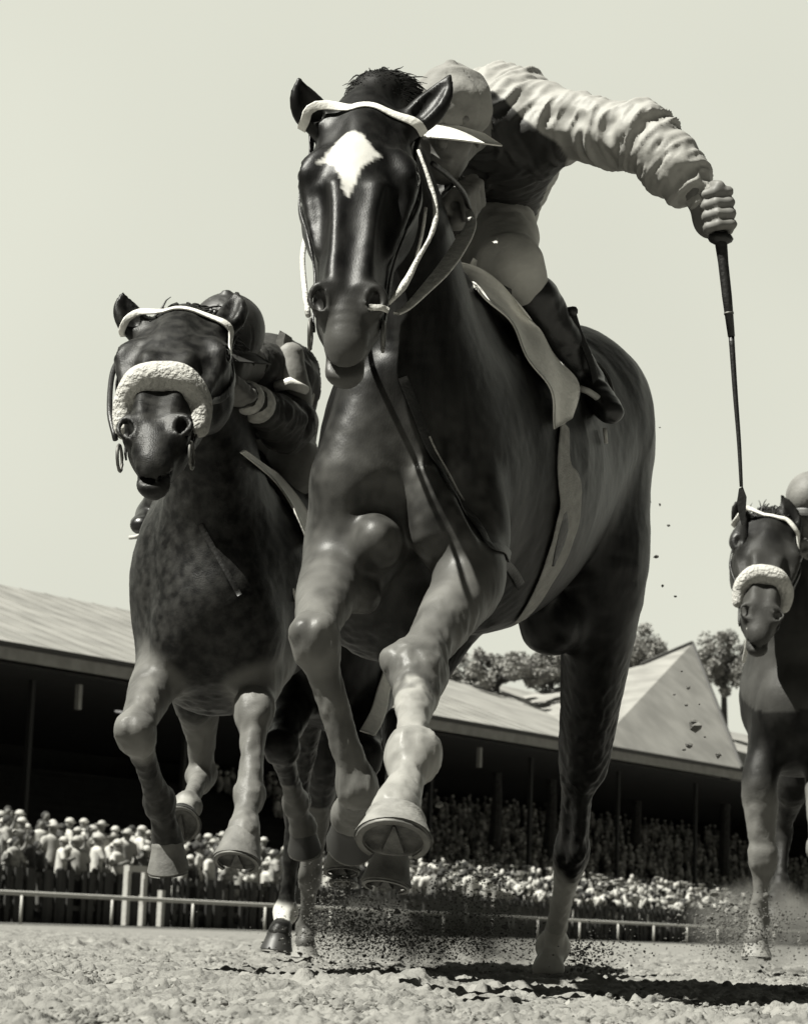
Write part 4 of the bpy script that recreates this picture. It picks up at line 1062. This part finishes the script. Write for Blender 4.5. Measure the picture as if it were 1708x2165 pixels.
for k in range(260):
    x = rg.uniform(-.07, .085); l_, n_ = project(bv2, P2(rg.uniform(-.06, .07), x, rg.uniform(-.1, .02))); rt.append(l_); dr.append(V(.3 + x * 4, .9, .45))
hairs('mane_tuft', rt, dr, .07, M['hair'], h2, rg, r0=.004, curl=.3, sag=.4)
rt = [D(640, 1010, 7.75) + V(rg.uniform(-.03, .03), 0, rg.uniform(-.03, .03)) for k in range(120)]
hairs('tail', rt, [V(rg.uniform(-.2, .2), 1, -.4) for k in rt], .7, M['hair'], h2, rg, r0=.004, sag=.3)
br2 = empty('bridle', P2(0, 0, 0), 'bridle with white browband and sheepskin noseband on the left horse', 'bridle')
strap('browband', [P2(.14, -.15, -.03), P2(.09, -.10, .05), P2(.04, -.055, .09), P2(.02, 0, .1), P2(.04, .055, .09), P2(.09, .10, .05), P2(.15, .15, -.04)], .017, .005, M['white_strap'], br2, bv2)
for s in (-1, 1): strap('cheekpiece', [P2(.06, .13 * s, -.06), P2(.3, .15 * s, -.07), P2(.6, .12 * s, -.06), P2(.88, .08 * s, -.06)], .018, .005, M['leather'], br2, bv2)
def fleece_band(P_, bv, parent, t0=.60, seed=1, r=.036, ext=1.0):
    f = Field(.006); rg_ = random.Random(seed)
    pts = [P_(t0 + .10, -.12 * ext, -.045), P_(t0 + .03, -.11 * ext, .02), P_(t0 - .01, -.05, .09), P_(t0 - .01, .05, .09), P_(t0 + .03, .11 * ext, .02), P_(t0 + .10, .12 * ext, -.045)]
    Q = []
    for p in resample(pts, .015):
        l_, n_ = project(bv, p); Q.append(l_ + n_ * r * .25)
    for _ in range(10): Q = [Q[0]] + [(Q[i - 1] + Q[i] + Q[i + 1]) / 3 for i in range(1, len(Q) - 1)] + [Q[-1]]
    n = len(Q)
    rr = [r * (.62 + .38 * math.sin(math.pi * (i + .5) / n)) for i in range(n)]
    f.chain([(Q[i], rr[i]) for i in range(n)], .01, sub=2)
    v, q = f.build(); nn = vnormals(v, q); v = v + nn * (np.abs(fbm(v, 90, 3, seed)) * .0012)[:, None]
    return mesh_obj('sheepskin_noseband', v, q, M['fleece'], parent, True)
fleece_band(P2, bv2, br2, .62, 1, .038)
tube('rein', S([(372, 856, 5.3), (430, 848, 5.5), (492, 828, 5.72)]), .003, M['pale_strap'], br2)
tube('rein', S([(244, 930, 5.3), (232, 870, 5.35), (238, 790, 5.5), (262, 745, 5.6)]), .007, M['leather'], br2)
for s in (-1, 1):
    c = P2(.90, .072 * s, -.05); m_ = MB(); m_.tube([c + H2['a'] * .03 * math.cos(q * .5236) + H2['n'] * .03 * math.sin(q * .5236) for q in range(13)], .004, 6); m_.build('bit_ring', M['steel'], br2, True)
# saddle and cloth of horse 2
sd2 = empty('saddle', D(560, 1000, 6.9), 'dark racing saddle with white edged girth on the left horse', 'saddle')
f = Field(.012); f.chain([(D(520, 985, 6.6), (.1, .03)), (D(560, 990, 6.85), (.13, .03)), (D(600, 985, 7.1), (.14, .035))], .03, U=lt2); v_, q_ = f.build(); mesh_obj('seat', v_, q_, M['leather'], sd2)
strap('girth', S([(612, 1120, 6.6), (625, 1200, 6.6), (622, 1280, 6.6), (600, 1360, 6.6)]), .04, .006, M['leather'], sd2, bv2)
tube('girth_edge', S([(573, 1135, 6.18), (590, 1195, 6.16), (606, 1225, 6.16), (628, 1272, 6.18)]), [.004, .005, .008, .005], M['white_strap'], sd2)
tube('stirrup_iron', S([(327, 1068, 6.65), (318, 1100, 6.62), (300, 1132, 6.6), (274, 1138, 6.62)]), .006, M['white_paint'], sd2)
e2 = [(506, 958), (540, 985), (575, 1015), (608, 1055), (635, 1100), (655, 1150)]
c2v = crom([np.array(p, float) for p in e2], 5); rows = []
for i, q in enumerate(c2v):
    w = 5 + 9 * (i / len(c2v)) ** 1.5; r_ = []
    for t in (-1.0, -.5, 0, .5, 1.0):
        x_, y_ = q[0] + w * t * .9, q[1] - w * t * .5; p = D(x_, y_, 6.2); loc, n_, i_, ds = bv2.ray_cast(camo, (Vector(p) - camo).normalized())
        r_.append(np.array(loc) + np.array(n_) * .012 if loc is not None and loc.y < 6.9 else D(x_, y_, 6.5))
    rows.append(r_)
Q_ = np.array(rows)
for _ in range(6): Q_[1:-1] = (Q_[:-2] + Q_[2:] + 2 * Q_[1:-1]) / 4
Q_[..., 1] -= .02; rows = Q_
m_ = MB(); m_.quadgrid(rows, .006); sc = m_.build('saddle_cloth', M['white_strap'], None, True, origin=D(580, 1030, 6.5)); tag(sc, 'narrow white saddle cloth edge on the shoulder of the left horse', 'saddle cloth')
strap('chest_strap', lay([(425, 1110), (450, 1160), (480, 1215), (505, 1260)], bv2), .014, .004, M['leather'], br2, bv2)

# ---- horse 4 (hidden in the middle)
L4 = S([(790, 1400, 7.6), (780, 1480, 7.45), (770, 1600, 7.2), (735, 1745, 7.2), (725, 1790, 7.15)])
R4 = S([(640, 1400, 7.5), (620, 1470, 7.4), (594, 1580, 7.1), (625, 1700, 7.4), (640, 1750, 7.5)])
LH4 = S([(800, 1300, 8.7), (760, 1500, 8.6), (740, 1700, 8.9), (735, 1800, 8.8), (728, 1830, 8.75)])
RH4 = S([(690, 1300, 8.7), (690, 1560, 8.4), (656, 1848, 8.8), (648, 1965, 8.95), (645, 1992, 8.9)])
def at4(v, n):
    tt, dd = seg_t(v, L4[2], L4[3]); w = (dd < .07) * sstep(tt, .5, .7)
    pl = (v[:, 2] < .55) * .45
    return dict(white=w * .9, pale=pl.astype(float))
h4, bv4, H4 = gen_horse(
    [(D(705, 1380, 7.4), (.14, .18)), (D(710, 1360, 7.6), (.20, .27)), (D(730, 1340, 7.9), (.22, .33)), (D(750, 1310, 8.3), (.23, .34)), (D(760, 1270, 8.7), (.22, .27))],
    [(D(790, 960, 7.2), (.085, .11)), (D(770, 1090, 7.3), (.11, .16)), (D(735, 1250, 7.4), (.16, .22))],
    (D(800, 930, 7.1), D(790, 1190, 6.75), V(1, 0, 0)),
    [('f', L4), ('f', R4), ('h', LH4), ('h', RH4)], V(.98, -.2, 0), .012, V(D(720, 1300, 8)[0], 8, 0),
    'dark horse almost hidden behind the foremost horse, only legs showing', 'horses chasing the foremost horse', M['bay'], at4,
    chest=[(D(705, 1470, 7.5), (.15, .16, .1), .08)], ears=[(-1, D(760, 880, 7.1)), (1, D(850, 880, 7.1))],
    hoofs=[(V(0, -.3, -1), V(0, -1, .3), .048, .08, 'hoof'), (V(.1, .6, -.8), V(0, -.8, -.6), .045, .07, 'darkhoof'), (V(0, -.3, -1), V(0, -1, .3), .045, .07, 'darkhoof'), (V(0, 0, -1), V(0, -1, 0), .045, .05, 'hoof')])
strap('girth', lay([(818, 1420), (812, 1450), (803, 1490), (792, 1525), (776, 1555)], bv4, 7.6), .05, .005, M['white_strap'], empty('surcingle', D(800, 1500, 7.7), 'pale girth strap round the belly of the hidden dark horse', 'girth'), bv4)
rt = [D(790, 1150, 8.9) + V(rg.uniform(-.03, .03), 0, 0) for k in range(60)]
hairs('tail', rt, [V(rg.uniform(-.2, .2), 1, -.6) for k in rt], .6, M['hair'], h4, rg, r0=.004, sag=.3)

# ---- horse 3 (right edge)
L3 = S([(1740, 1550, 9.3), (1740, 1640, 9.2), (1735, 1800, 9.0), (1770, 1920, 9.3), (1780, 1960, 9.4)])
R3 = S([(1628, 1560, 9.3), (1606, 1650, 9.2), (1612, 1815, 9.2), (1604, 1945, 9.25), (1598, 1985, 9.18)])
LH3 = S([(1830, 1450, 10.6), (1850, 1640, 10.4), (1820, 1860, 10.9), (1810, 1970, 11.1), (1805, 1992, 11.05)])
RH3 = S([(1740, 1450, 10.6), (1680, 1640, 10.2), (1655, 1760, 10.4), (1650, 1870, 10.3), (1640, 1900, 10.2)])
def at3(v, n):
    pl = np.zeros(len(v))
    for K in (L3, R3):
        for a_, b_ in ((1, 2), (2, 3), (3, 4)):
            tt, dd = seg_t(v, K[a_], K[b_]); pl = np.maximum(pl, (1 - sstep(dd, .07, .12)) * sstep(tt, -.1, .4) * .85)
    rel = v - H3P; t = rel @ H3a
    pl = np.maximum(pl, .22 * sstep(t, .1, .35) * (np.linalg.norm(rel, axis=1) < .75))
    return dict(white=np.zeros(len(v)), pale=pl)
H3P = D(1628, 1098, 9.0); H3a = nrm(D(1606, 1330, 8.65) - H3P)
h3, bv3, H3 = gen_horse(
    [(D(1680, 1500, 9.2), (.15, .18)), (D(1688, 1480, 9.4), (.225, .28)), (D(1720, 1440, 9.7), (.27, .34)), (D(1760, 1420, 10.1), (.29, .35)), (D(1800, 1380, 10.5), (.25, .28))],
    [(D(1640, 1150, 9.15), (.085, .12)), (D(1668, 1240, 9.25), (.11, .17)), (D(1685, 1360, 9.3), (.16, .22))],
    (H3P, D(1606, 1338, 8.65), V(1, 0, 0)),
    [('f', L3), ('f', R3), ('h', LH3), ('h', RH3)], V(.98, -.2, 0), .012, V(D(1700, 1400, 9.8)[0], 9.8, 0),
    'dark horse with sheepskin noseband and blinkers half out of frame at right', 'horses chasing the foremost horse', M['brown'], at3,
    chest=[(D(1640, 1560, 9.25), (.09, .1, .1), .06), (D(1690, 1590, 9.35), (.16, .16, .09), .08)], ears=[(-1, D(1563, 1052, 8.95)), (1, D(1650, 1045, 9.0))],
    hoofs=[(V(0, .5, -1), V(0, -1, -.5), .05, .08, 'hoof'), (V(0, -.1, -1), V(-.1, -1, 0), .05, .07, 'hoof'), (V(0, 0, -1), V(0, -1, 0), .05, .06, 'darkhoof'), (V(0, .2, -1), V(0, -1, -.2), .05, .06, 'darkhoof')])
P3 = H3['P']
br3 = empty('bridle', P3(0, 0, 0), 'bridle with white browband, sheepskin noseband and blinker cup on the right horse', 'bridle')
strap('browband', [P3(.12, -.15, -.03), P3(.07, -.10, .05), P3(.02, -.055, .09), P3(.0, 0, .1), P3(.03, .055, .09), P3(.09, .10, .05), P3(.16, .15, -.04)], .02, .006, M['white_strap'], br3, bv3)
fleece_band(P3, bv3, br3, .60, 3, .038)
f = Field(.008)
c = P3(.27, -.105, .015)
f.ell(c, (.030, .055, .030), .02, (H3['l'], H3['a'], H3['n'])); f.seg(P3(.05, -.095, .0), c, (.02, .03), (.028, .032), .03, U=H3['l']); f.ell(c + H3['a'] * .035 + H3['n'] * .035, (.016, .03, .02), .012, (H3['l'], H3['a'], H3['n']), 's')
v_, q_ = f.build(); mesh_obj('blinker_cup', v_, q_, M['leather'], br3)
for s in (-1, 1): strap('cheekpiece', [P3(.06, .13 * s, -.06), P3(.3, .15 * s, -.07), P3(.6, .12 * s, -.06), P3(.88, .08 * s, -.06)], .018, .005, M['leather'], br3, bv3)
tube('rein', S([(1582, 1330, 8.7), (1580, 1360, 8.8), (1572, 1400, 8.95)]), .008, M['pale_strap'], br3)
rt = []; dr = []
for k in range(160):
    x = rg.uniform(-.06, .07); l_, n_ = project(bv3, P3(rg.uniform(-.06, .05), x, rg.uniform(-.08, .02))); rt.append(l_); dr.append(V(.2 + x * 3, .6, .6))
hairs('mane_tuft', rt, dr, .06, M['hair'], h3, rg, r0=.004, sag=.3)

# ================================================================ riders
M['silk'] = mat('pale_silk', .50, .64, .6, 3, .12, 40, .3)
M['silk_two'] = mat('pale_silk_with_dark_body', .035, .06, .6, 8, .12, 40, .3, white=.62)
M['silk_cap'] = mat('creased_cap_cloth', .36, .62, .7, 9, .2, 60, .2)
M['silk_dark'] = mat('dark_silk', .03, .05, .5, 8, .15, 60, .3)
M['silk_grey'] = mat('grey_silk', .28, .45, .6, 8, .15, 60, .3)
M['silk_brown'] = mat('brown_silk', .05, .09, .6, 8, .15, 60, .3)
M['breeches'] = mat('breeches', .75, .95, .8, 10, .2, 80, .2)
M['boot'] = mat('boot_leather', .015, .03, .35, 10, .1, 80, .5)
M['helmet_dark'] = mat('dark_cap', .03, .07, .5, 6, .1, 60)
M['glove'] = mat('glove', .3, .40, .8, 60, .5, 150)

def wrinkle(v, n, segs, amp, freq, seed=0):
    """folds running round each limb"""
    best = np.full(len(v), 9e9); ph = np.zeros(len(v))
    for i, (A_, B_, fr, am) in enumerate(segs):
        w = B_ - A_; L_ = np.linalg.norm(w); t, d = seg_t(v, A_, B_); m_ = d < best
        r_ = v - (A_ + np.clip(t, 0, 1)[:, None] * w); u_ = r_ / (np.linalg.norm(r_, axis=1)[:, None] + 1e-9)
        Q_ = np.concatenate([(t * L_ * fr * 1.5 + vnoise(v, 8, seed + i) * .8)[:, None], u_[:, :1] * .9 + t[:, None] * 2, u_[:, 2:] * .9], 1)
        val = am * (.75 - 2.1 * np.abs(vnoise(Q_, 1.0, seed + i)) - .8 * np.abs(vnoise(Q_, 2.1, seed + 9 + i)))
        ph = np.where(m_, val, ph); best = np.minimum(best, d)
    return v + n * (amp * ph)[:, None]
def rider(j, label, mats, base, h=.006, visor=True, sm=1.0, hand_axis=None, grip=None):
    """j: joints. skin body as one mesh; silks, breeches, boots, cap as children"""
    X = V(1, 0, 0)
    b = Field(h); hs = j.get('hs', 1.0)
    hc = j['head']; fd = nrm(j['face']); up = nrm(j['up']); sd = nrm(np.cross(fd, up)); up = np.cross(sd, fd)
    def HP(x, y, z): return hc + sd * x + fd * y + up * z
    b.ell(HP(0, -.01, .03), (.074, .092, .09), .02, (sd, fd, up)); b.ell(HP(0, .03, -.055), (.055, .06, .065), .04, (sd, fd, up)); b.ell(HP(0, .055, -.095), (.028, .025, .02), .03, (sd, fd, up))
    b.seg(HP(0, .088, .02), HP(0, .112, -.018), .010, .015, .012); b.seg(HP(-.045, .078, .035), HP(.045, .078, .035), .012, .012, .02)
    for s in (-1, 1):
        b.ell(HP(.032 * s, .09, .015), (.014, .012, .009), .012, (sd, fd, up), 's'); b.ell(HP(.033 * s, .082, .015), (.012, .010, .010), .004, (sd, fd, up))
        b.ell(HP(.045 * s, .055, -.02), (.02, .02, .02), .02); b.ell(HP(.074 * s, -.005, -.02), (.008, .016, .024), .008, (sd, fd, up))
    b.seg(HP(-.02, .088, -.058), HP(.02, .088, -.058), .007, .007, .006); b.seg(HP(-.017, .085, -.072), HP(.017, .085, -.072), .007, .007, .006)
    b.seg(HP(0, -.02, -.06), j['neck'], .052, .056, .03)
    b.chain([(j['neck'], .050), (j['chest'], (.11, .075)), (j['mid'], (.11, .08)), (j['pelvis'], (.12, .09))], .03, U=X)
    for s in 'lr':
        b.chain([(j['sh' + s], .045), (j['el' + s], .040)], .02); b.chain([(j['el' + s], .042), (j['ha' + s] * .9 + j['el' + s] * .1, .026)], .02)
        b.chain([(j['pelvis'] * .7 + j['kn' + s] * .3, .09), (j['kn' + s], .055)], .04); b.chain([(j['kn' + s], .055), (j['an' + s], .036)], .02); b.seg(j['an' + s], j['toe' + s], .036, .025, .02)
        # hands
        H_ = j['ha' + s]; arm = nrm(H_ - j['el' + s]); g = nrm(j.get('grip' + s, V(0, 0, -1)))     # g: direction of what is held
        side = nrm(np.cross(arm, g)); g = nrm(g - 0 * arm); pc = H_
        kx = nrm(np.cross(g, side))
        if kx.dot(arm) < 0: kx = -kx
        # palm beside the held shaft, fingers wrap round it
        pal = pc + side * .018 * hs - kx * .018 * hs
        b.ell(pal, (.040 * hs, .034 * hs, .020 * hs), .012 * hs, (g, kx, side)); b.seg(H_ - arm * .07, pal, .026 * hs, .03, .02)
        for q in range(4):
            o = g * (.030 * hs - .020 * hs * q); rr = .0105 * hs - .0007 * hs * abs(q - 1.2)
            pts = [pal + o + kx * .028 * hs + side * .004 * hs, pc + o + kx * .030 * hs - side * .010 * hs, pc + o + kx * .012 * hs - side * .024 * hs, pc + o - kx * .010 * hs - side * .020 * hs, pc + o - kx * .016 * hs - side * .006 * hs]
            for a_, c_ in zip(pts[:-1], pts[1:]): b.seg(a_, c_, rr, rr * .95, .003 * hs)
        tb = [pal - g * .030 * hs - kx * .010 * hs, pc - g * .045 * hs + kx * .004 * hs - side * .006 * hs, pc - g * .040 * hs + kx * .018 * hs - side * .020 * hs]
        for a_, c_ in zip(tb[:-1], tb[1:]): b.seg(a_, c_, .0125 * hs, .0105 * hs, .004 * hs)
    v, q = b.build(); at = dict(white=np.zeros(len(v)))
    o = mesh_obj('person', v, q, mats['skin'], None, True, origin=base); tag(o, label, 'jockey', 'riders')
    for s in (-1, 1):
        m_ = MB(); m_.ball(HP(.032 * s, .082, .016), .0115, 10, 8); m_.build('eye', M['eye'], o, True)
    # silks
    f = Field(h); g_ = j.get('fat', 1.0)
    f.chain([(j['neck'] * .75 + j['chest'] * .25, (.085, .08)), (j['neck'] * .4 + j['chest'] * .6, (.12, .10)), (j['chest'], (.165 * g_, .125 * g_)), (j['mid'], (.155 * g_, .12 * g_)), (j['pelvis'] * .85 + j['mid'] * .15, (.14 * g_, .11 * g_))], .06, U=X)
    if 'hump' in j: f.ell(j['hump'][0], j['hump'][1], .08)
    segs = [(j['chest'], j['mid'], 6, .6), (j['mid'], j['pelvis'], 8, .6)]
    for s in 'lr':
        r_ = j.get('sleeve', (.082, .088, .068, .062, .036))
        f.chain([(j['sh' + s], r_[0]), (j['sh' + s] * .5 + j['el' + s] * .5, r_[1]), (j['el' + s], r_[2])], .06)
        w_ = j['el' + s] * .14 + j['ha' + s] * .86
        f.chain([(j['el' + s], r_[2]), (j['el' + s] * .45 + w_ * .55, r_[3]), (j['el' + s] * .22 + w_ * .78, r_[4] * 1.15), (w_, r_[4] * .95)], .02)
        segs += [(j['sh' + s], j['el' + s], 15, 1.0), (j['el' + s], w_, 22, .9)]
    v, q = f.build(); n = vnormals(v, q)
    v = wrinkle(v, n, segs, j.get('wr', .010), 1, 3); n = vnormals(v, q); v = v + n * (fbm(v, 26, 3, 11) * .0028)[:, None]
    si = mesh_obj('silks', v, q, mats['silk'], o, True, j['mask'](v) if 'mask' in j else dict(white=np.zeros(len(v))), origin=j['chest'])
    # bands on the sleeve
    for nm, sk, t0, t1, r_, mt_ in j.get('bands', ()):
        A_, B_ = j[sk[0]], j[sk[1]]; d_ = nrm(B_ - A_); L_ = np.linalg.norm(B_ - A_); rm = np.linspace(t0, t1, 4)
        m_ = MB(); rr = [r_, r_ * 1.03, r_ * 1.03, r_]; m_.tube([A_ + d_ * L_ * t for t in rm], rr, 20); m_.build(nm, mt_, o, True)
    f = Field(h)
    for s in 'lr':
        k = j['kn' + s]; f.chain([(j['pelvis'] * .8 + k * .2, (.12, .12)), (j['pelvis'] * .4 + k * .6, (.10, .10)), (k, (.074, .074))], .05)
        f.ell(k, (.072, .076, .076), .02); f.seg(k, k * .64 + j['an' + s] * .36, .070, .048, .03)
    f.ell(j['pelvis'], (.15, .15, .13), .06)
    v, q = f.build(); n = vnormals(v, q); v = v + n * (fbm(v, 11, 3, 5) * .006)[:, None]
    mesh_obj('breeches', v, q, mats['breeches'], o, True, origin=j['pelvis'])
    for s in 'lr':
        f = Field(h); k, a_, t_ = j['kn' + s], j['an' + s], j['toe' + s]
        f.chain([(k * .70 + a_ * .30, .068), (k * .45 + a_ * .55, .058), (a_, .043)], .02); f.seg(a_, t_, (.042, .04), (.034, .028), .02); f.ell(a_ - nrm(t_ - a_) * .03, .038, .02)
        v, q = f.build(); n = vnormals(v, q); v = v + n * (fbm(v, 24, 2, 5) * .003)[:, None]; mesh_obj('boot', v, q, mats['boot'], o, True, origin=a_)
    # cap
    f = Field(h * .8)
    f.ell(HP(0, -.012, .045), (.098 * sm, .122 * sm, .100 * sm), 0, (sd, fd, up)); f.ell(HP(0, .04, -.12), (.13, .17, .115), .012, (sd, fd, up), 's')
    f.ell(HP(0, -.01, .145 * sm), (.014, .014, .010), .01, (sd, fd, up))
    v, q = f.build(); n = vnormals(v, q); rel = v - hc; th = np.arctan2(rel @ sd, rel @ fd)
    v = v + n * (-.0022 * (np.abs(np.sin(th * 3)) < .09) + (fbm(v, 9, 3, 4) * .008 - np.abs(vnoise(v * V(.6, .6, 1.6), 16, 5)) * .006) * (1 if mats.get('soft') else .15))[:, None]
    cp = mesh_obj('helmet', v, q, mats['cap'], o, True, origin=hc)
    if visor:
        rows = []
        for i in range(4):
            r0 = .096 + .016 * i; rows.append([HP(math.sin(a_) * r0 * .98, math.cos(a_) * (.098 + .018 * i * math.cos(a_ * 1.2)), .024 - .008 * i - .03 * abs(math.sin(a_)) ** 2) for a_ in np.linspace(-1.2, 1.2, 17)])
        m_ = MB(); m_.quadgrid(rows, .004); m_.build('peak', mats['peak'], cp, True)
    return o, HP
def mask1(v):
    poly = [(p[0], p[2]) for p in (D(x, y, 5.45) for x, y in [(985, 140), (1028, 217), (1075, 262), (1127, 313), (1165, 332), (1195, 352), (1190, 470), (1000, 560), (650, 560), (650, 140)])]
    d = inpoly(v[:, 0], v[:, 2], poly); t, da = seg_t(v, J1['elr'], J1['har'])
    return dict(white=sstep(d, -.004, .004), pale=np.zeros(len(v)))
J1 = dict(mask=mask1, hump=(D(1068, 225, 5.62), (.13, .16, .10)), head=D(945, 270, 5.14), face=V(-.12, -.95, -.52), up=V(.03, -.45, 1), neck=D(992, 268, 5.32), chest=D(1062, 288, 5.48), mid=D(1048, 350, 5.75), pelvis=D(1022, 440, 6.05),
          shl=D(1110, 258, 5.46), ell=D(1362, 290, 5.28), hal=D(1514, 450, 5.20), hs=1.3, sleeve=(.098, .086, .080, .074, .038), gripl=D(1545, 700, 5.2) - D(1522, 470, 5.2),
          shr=D(968, 300, 5.62), elr=D(915, 430, 5.5), har=D(978, 428, 5.14), gripr=V(-.4, -.6, -.6),
          knl=D(1078, 566, 5.52), anl=D(1238, 806, 5.70), toel=D(1290, 872, 5.56), knr=D(900, 590, 5.56), anr=D(850, 800, 5.8), toer=D(830, 850, 5.66), wr=.011)
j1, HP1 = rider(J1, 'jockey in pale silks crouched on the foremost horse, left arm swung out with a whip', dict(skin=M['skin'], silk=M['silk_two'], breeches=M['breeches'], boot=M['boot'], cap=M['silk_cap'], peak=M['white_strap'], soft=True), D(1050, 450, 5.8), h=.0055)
# whip
wp = empty('whip', D(1519, 455, 5.2), 'long dark whip held downward in the outstretched hand of the foremost jockey', 'whip')
g0 = D(1507, 395, 5.2); g1 = D(1545, 712, 5.2)
A_, B_ = D(1517, 450, 5.2), D(1546, 712, 5.2); dd = nrm(B_ - A_)
m_ = MB(); m_.tube([A_ - dd * .055, A_ + dd * .03, A_ + dd * .07, A_ + dd * .12, A_ + dd * .2, B_], [.009, .010, .015, .0125, .012, .0085], 10); m_.build('grip', M['leather'], wp, True)
m_ = MB(); m_.ball(A_ + dd * .062, (.030, .020, .016), 10, 6); m_.build('collar', M['leather'], wp, True)
tube('shaft', S([(1546, 712, 5.2), (1554, 830, 5.2), (1562, 935, 5.2), (1567, 1030, 5.2)]), [.0068, .006, .005, .004], M['leather'], wp)
m_ = MB(); m_.quadgrid([[D(1562, 1034, 5.2), D(1570, 1030, 5.2)], [D(1558, 1062, 5.2), D(1578, 1052, 5.2)], [D(1562, 1090, 5.2), D(1576, 1085, 5.2)], [D(1568, 1112, 5.2), D(1574, 1110, 5.2)]], .004); m_.build('flap', M['leather'], wp)
m_ = MB()
for t in (.24,): m_.tube([A_ + dd * (t - .002), A_ + dd * (t + .002)], .0118, 10)
m_.build('binding', M['steel'], wp, True)

J2 = dict(head=D(478, 738, 5.98), face=V(-.2, -.95, -.45), up=V(0, -.35, 1), neck=D(515, 770, 6.12), chest=D(548, 800, 6.35), mid=D(556, 850, 6.65), pelvis=D(565, 905, 6.95),
          shl=D(598, 790, 6.4), ell=D(606, 900, 6.22), hal=D(500, 826, 5.84), gripl=V(-.5, -.5, .3), shr=D(480, 800, 6.4), elr=D(455, 900, 6.2), har=D(470, 850, 5.95), gripr=V(.3, -.7, .2),
          knl=D(622, 985, 6.52), anl=D(668, 1130, 6.8), toel=D(690, 1165, 6.65), knr=D(410, 985, 6.55), anr=D(318, 1090, 6.8), toer=D(300, 1112, 6.62), wr=.008, sleeve=(.07, .072, .074, .052, .034),
          bands=[('sleeve_band', ('ell', 'hal'), .58, .66, .049, M['pale_strap']), ('sleeve_band', ('ell', 'hal'), .76, .83, .043, M['pale_strap']), ('sleeve_band', ('shl', 'ell'), .30, .48, .082, M['white_strap'])])
j2, HP2 = rider(J2, 'jockey with dark round cap and banded sleeves on the left horse', dict(skin=M['skin'], silk=M['silk_brown'], breeches=M['silk_grey'], boot=M['boot'], cap=M['helmet_dark'], peak=M['helmet_dark']), D(560, 880, 6.6), h=.008)
# loose tails of the jacket puffed up behind
f = Field(.008); f.chain([(D(612, 755, 6.22), (.042, .04)), (D(618, 800, 6.22), (.045, .05)), (D(630, 850, 6.25), (.04, .05)), (D(640, 905, 6.3), (.025, .04))], .02, sub=8)
v, q = f.build(); n = vnormals(v, q); v = wrinkle(v, n, [(D(612, 740, 6.75), D(640, 910, 6.72), 9, 1)], .003, 1, 5)
mesh_obj('jacket_back', v, q, M['silk_grey'], j2, True)
m_ = MB(); m_.quadgrid([[D(582, 746, 6.2), D(600, 752, 6.2), D(612, 746, 6.22)], [D(584, 722, 6.2), D(598, 724, 6.2), D(618, 730, 6.22)], [D(592, 700, 6.2), D(602, 706, 6.2), D(614, 716, 6.22)]], .01); m_.build('collar_flap', M['silk_grey'], j2)
m_ = MB(); m_.tube([D(583, 818, 6.17), D(612, 811, 6.15), D(648, 826, 6.19)], [.014, .017, .012], 10)

m_.build('white_sash', M['white_strap'], j2, True)

J3 = dict(head=D(1712, 1075, 9.2), face=V(-.2, -.95, -.4), up=V(0, -.3, 1), neck=D(1735, 1100, 9.35), chest=D(1760, 1130, 9.55), mid=D(1765, 1160, 9.8), pelvis=D(1770, 1210, 10.1),
          shl=D(1805, 1120, 9.6), ell=D(1815, 1200, 9.45), hal=D(1740, 1190, 9.1), gripl=V(-.5, -.5, .3), shr=D(1715, 1125, 9.55), elr=D(1690, 1190, 9.35), har=D(1690, 1165, 9.1), gripr=V(.3, -.7, .2),
          knl=D(1800, 1290, 9.75), anl=D(1830, 1400, 9.95), toel=D(1845, 1425, 9.8), knr=D(1655, 1290, 9.75), anr=D(1640, 1400, 9.95), toer=D(1635, 1425, 9.8), wr=.008)
j3, _ = rider(J3, 'jockey on the right horse, mostly cut off by the photo edge', dict(skin=M['skin'], silk=M['silk'], breeches=M['breeches'], boot=M['boot'], cap=M['silk_grey'], peak=M['helmet_dark']), D(1760, 1200, 9.8), h=.012)
sd3 = empty('saddle', D(1770, 1250, 10.0), 'dark racing saddle under the jockey at the right edge', 'saddle')
f = Field(.015); f.chain([(D(1735, 1240, 9.75), (.1, .03)), (D(1770, 1245, 10.1), (.14, .035))], .03); v_, q_ = f.build(); mesh_obj('seat', v_, q_, M['leather'], sd3)
